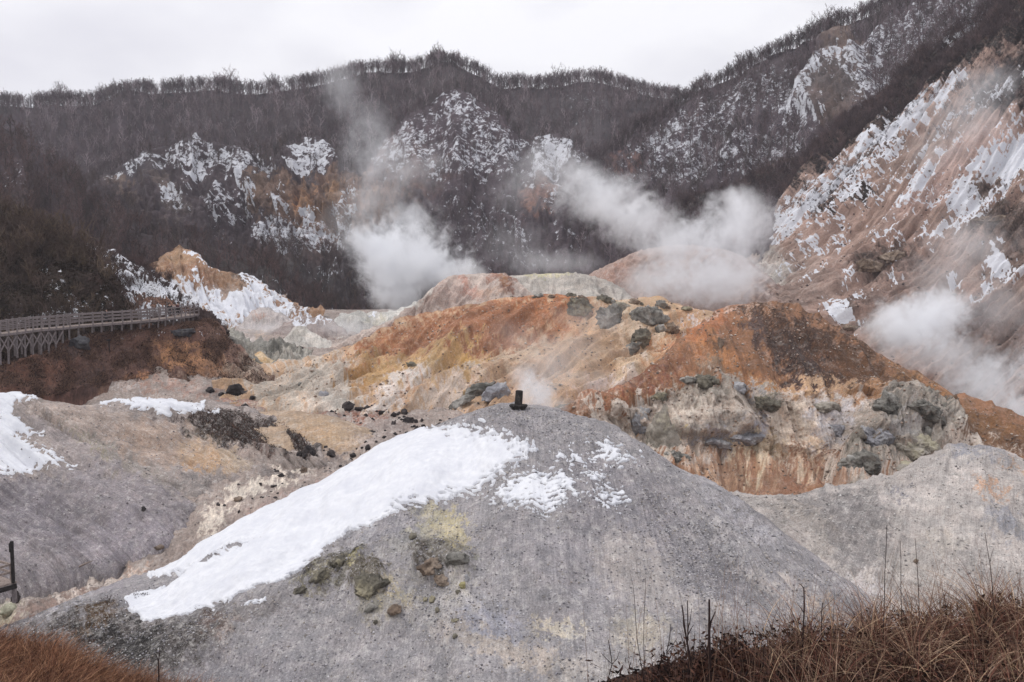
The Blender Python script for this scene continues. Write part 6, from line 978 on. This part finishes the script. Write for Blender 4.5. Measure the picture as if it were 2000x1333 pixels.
# ================================================================== people on the boardwalk
M_skin = simple_mat('skin', '9c7a68', '8a6a5a', 5, .6, 0); M_hair = simple_mat('hair', '1c1615', '120e0e', 40, .6, .1)
def person(idx, off, label, coat, trousers, rot=0, h=1.68, lean=0):
    base = DP[idx]*(1-off)+FAR[idx]*off; k = h/1.7
    e = empty('person', base, label, 'person'); e.rotation_euler = (0, 0, rot)
    J = [(0, 0, .92), (0, 0, 1.12), (0, -.02, 1.36), (0, -.02, 1.48), (0, -.04, 1.58), (0, -.04, 1.70), (.09, 0, .9), (.10, -.02, .5), (.10, .02, .08), (.10, -.13, .04), (-.09, 0, .9), (-.11, .02, .5), (-.11, .05, .08), (-.11, -.1, .04), (.2, -.02, 1.38), (.26, .02, 1.12), (.22, -.16, .98), (-.2, -.02, 1.38), (-.26, .02, 1.12), (-.2, -.18, 1.02), (.2, -.25, .98), (-.18, -.26, 1.03)]
    Ed = [(0, 1), (1, 2), (2, 3), (3, 4), (4, 5), (0, 6), (6, 7), (7, 8), (8, 9), (0, 10), (10, 11), (11, 12), (12, 13), (2, 14), (14, 15), (15, 16), (2, 17), (17, 18), (18, 19), (16, 20), (19, 21)]
    rad = [.15, .14, .15, .055, .095, .085, .095, .07, .045, .04, .095, .07, .045, .04, .07, .05, .035, .07, .05, .035, .03, .03]
    def skin(name, keep, grow, mat):
        mp = {j: n for n, j in enumerate(keep)}; me = bpy.data.meshes.new(name); me.from_pydata([tuple(c*k for c in J[j]) for j in keep], [(mp[a], mp[b]) for a, b in Ed if a in mp and b in mp], [])
        o = bpy.data.objects.new(name, me); COL.objects.link(o); md = o.modifiers.new('s', 'SKIN'); sv = me.skin_vertices[0].data
        for n, j in enumerate(keep): r = (rad[j]+grow)*k; sv[n].radius = (r, r*.8)
        sv[0].use_root = True; md.use_smooth_shade = True; sb = o.modifiers.new('d', 'SUBSURF'); sb.levels = sb.render_levels = 2; me.materials.append(mat); o.parent = e; return o
    skin('body', list(range(22)), 0, M_skin); skin('coat', [0, 1, 2, 14, 15, 16, 17, 18, 19], .03, coat); skin('trousers', [0, 6, 7, 8, 10, 11, 12], .02, trousers)
    bm = bmesh.new(); bmesh.ops.create_uvsphere(bm, u_segments=14, v_segments=10, radius=.115*k, matrix=Matrix.Translation((0, .005, 1.655*k))@Matrix.Diagonal((.9, 1, 1.05, 1))); bm_obj('hair', bm, M_hair, e, True)
cm = lambda n, a: simple_mat(n, a, a, 4, .8, .1)
person(22, .75, 'person in a black jacket standing near the far end of the boardwalk', cm('black_coat', '1e1c1f'), cm('dark_trousers', '26242a'), .4, 1.75)
person(23, .7, 'person in a pale jacket beside the one in black', cm('pale_coat', '8f8480'), cm('blue_trousers', '33343e'), -.5, 1.62)
person(24, .75, 'person in a dark red jacket at the very end of the boardwalk', cm('red_coat', '4b2326'), cm('black_trousers', '1c1a1c'), 1.2, 1.72)
person(14, .6, 'person in dark clothes walking halfway along the boardwalk', cm('dark_coat', '262428'), cm('grey_trousers', '3a383c'), 1.5, 1.6)
# ================================================================== steam
def steam(label, puffs, dens, nscale, stretch=(1, 1, 1)):
    c = np.mean([W(*p[:3]) for p in puffs], 0); mt, nt = new_mat('steam'); L = nt.links.new
    ob = N(nt, 'ShaderNodeTexCoord').outputs['Object']
    n = mrange(nt, math_(nt, 'ADD', math_(nt, 'MULTIPLY', noise(nt, ob, nscale*.8, 6, .62, 1.2, stretch=(1, 1, .8)), .6), math_(nt, 'MULTIPLY', noise(nt, ob, nscale*3.2, 4, .65, 1.0), .4)), .33, .67, 0, 1); tot = None; pts = []
    for px, py, r, rx, ry, w in puffs:
        q = W(px, py, r)-c; s = r/F; rad = (rx*s, max(rx, ry)*s*.8, ry*s)
        sub = N(nt, 'ShaderNodeVectorMath', operation='SUBTRACT'); L(ob, sub.inputs[0]); sub.inputs[1].default_value = q
        dv = N(nt, 'ShaderNodeVectorMath', operation='MULTIPLY'); L(sub.outputs[0], dv.inputs[0]); dv.inputs[1].default_value = [1/a for a in rad]
        ln = N(nt, 'ShaderNodeVectorMath', operation='LENGTH'); L(dv.outputs[0], ln.inputs[0])
        g_ = mrange(nt, ln.outputs['Value'], 0, 1.75, 1.95, 0); v = math_(nt, 'SUBTRACT', g_, math_(nt, 'MULTIPLY', math_(nt, 'SUBTRACT', 1, n), 1.6))
        v = math_(nt, 'MULTIPLY', math_(nt, 'MAXIMUM', v, 0), w); tot = v if tot is None else math_(nt, 'ADD', tot, v)
        V, Fc = ico(1); pts.append(V*np.array(rad)*1.65+q)
    pv = N(nt, 'ShaderNodeVolumePrincipled'); pv.inputs['Color'].default_value = (.975, .985, 1, 1); pv.inputs['Anisotropy'].default_value = .1; L(math_(nt, 'MULTIPLY', tot, dens*2.3), pv.inputs['Density'])
    o = N(nt, 'ShaderNodeOutputMaterial'); L(pv.outputs[0], o.inputs['Volume'])
    bm = bmesh.new(); [bm.verts.new(p) for p in np.concatenate(pts)]; r = bmesh.ops.convex_hull(bm, input=bm.verts[:]); bmesh.ops.delete(bm, geom=[g for g in r['geom_interior'] if isinstance(g, bmesh.types.BMVert)], context='VERTS')
    ob_ = bm_obj('steam', bm, mt); ob_.location = c; ob_['kind'] = 'stuff'; ob_['label'] = label; ob_['category'] = 'steam'; mt.cycles.volume_step_rate = STEP; return ob_
STEP = .6
steam('dense white steam cloud left of centre below the cliffs', [(790, 510, 166, 95, 80, 1), (850, 525, 166, 70, 50, .8), (770, 580, 164, 55, 40, .7), (735, 475, 168, 60, 55, .6), (800, 430, 168, 60, 40, .4), (900, 535, 160, 60, 20, .5)], .20, .16)
steam('thin steam column drifting up in front of the far mountain', [(740, 380, 190, 80, 70, .3), (740, 300, 195, 75, 60, .34), (715, 240, 200, 55, 50, .3), (665, 175, 205, 42, 62, .32), (800, 330, 195, 70, 50, .22), (690, 430, 190, 70, 60, .18)], .085, .12)
steam('broad steam cloud right of centre over the pinkish hill', [(1400, 545, 150, 100, 60, 1), (1430, 460, 152, 80, 75, .75), (1330, 480, 152, 90, 55, .6), (1290, 550, 148, 90, 40, .45), (1460, 400, 156, 55, 40, .3), (1250, 430, 160, 80, 50, .6), (1180, 385, 165, 85, 55, .6), (1130, 345, 168, 60, 40, .4)], .17, .16)
steam('faint steam veil in front of the small rocky spur', [(1070, 320, 190, 80, 50, .3), (1020, 360, 190, 70, 60, .2), (1090, 515, 185, 90, 30, .3), (1000, 480, 185, 80, 50, .1)], .09, .12)
steam('steam cloud rising behind the right flank of the orange peak', [(1800, 625, 104, 85, 58, 1), (1750, 650, 103, 60, 50, .5), (1850, 600, 106, 50, 34, .6), (1850, 690, 101, 100, 45, .3), (1930, 750, 97, 90, 50, .55), (1990, 800, 94, 80, 40, .7), (2060, 720, 96, 90, 70, .4)], .27, .24)
steam('thin steam drifting across the upper pink slope', [(1900, 480, 128, 80, 60, .3), (1850, 540, 122, 80, 50, .25), (1960, 600, 112, 90, 70, .25)], .12, .2)
steam('thin steam rising near the top of the pink slope', [(1890, 220, 150, 80, 80, .3), (1930, 160, 152, 60, 50, .3), (1820, 300, 150, 60, 50, .16)], .10, .16)
steam('small steam jet just behind the stone marker', [(1045, 765, 69, 42, 44, 1), (1075, 792, 68, 45, 22, .7), (1025, 730, 71, 30, 28, .6), (1080, 720, 73, 60, 35, .18)], .34, .5)
steam('faint steam drifting over the orange hill', [(1110, 680, 90, 100, 40, .3), (1160, 630, 98, 80, 40, .25), (1000, 660, 92, 60, 40, .15), (1130, 740, 78, 110, 30, .25)], .10, .25)
steam('thin steam hanging over the head of the valley', [(510, 645, 140, 60, 16, .35), (660, 640, 136, 80, 22, .3), (490, 668, 130, 30, 12, .5), (720, 650, 134, 60, 24, .25), (340, 760, 90, 80, 9, .4)], .12, .3)
# ================================================================== haze: the cold misty air
bm = bmesh.new(); bevel_box(bm, (760, 620, 260), Matrix.Translation((0, 290, CZ-26.5+130)), 0)
hm, nt = new_mat('haze'); pv = N(nt, 'ShaderNodeVolumePrincipled'); pv.inputs['Density'].default_value = .00022; pv.inputs['Color'].default_value = (.86, .85, .93, 1); o = N(nt, 'ShaderNodeOutputMaterial'); nt.links.new(pv.outputs[0], o.inputs['Volume'])
hz = bm_obj('haze', bm, hm); hz['kind'] = 'stuff'; hz['label'] = 'thin cold winter haze filling the valley'; hz['category'] = 'haze'
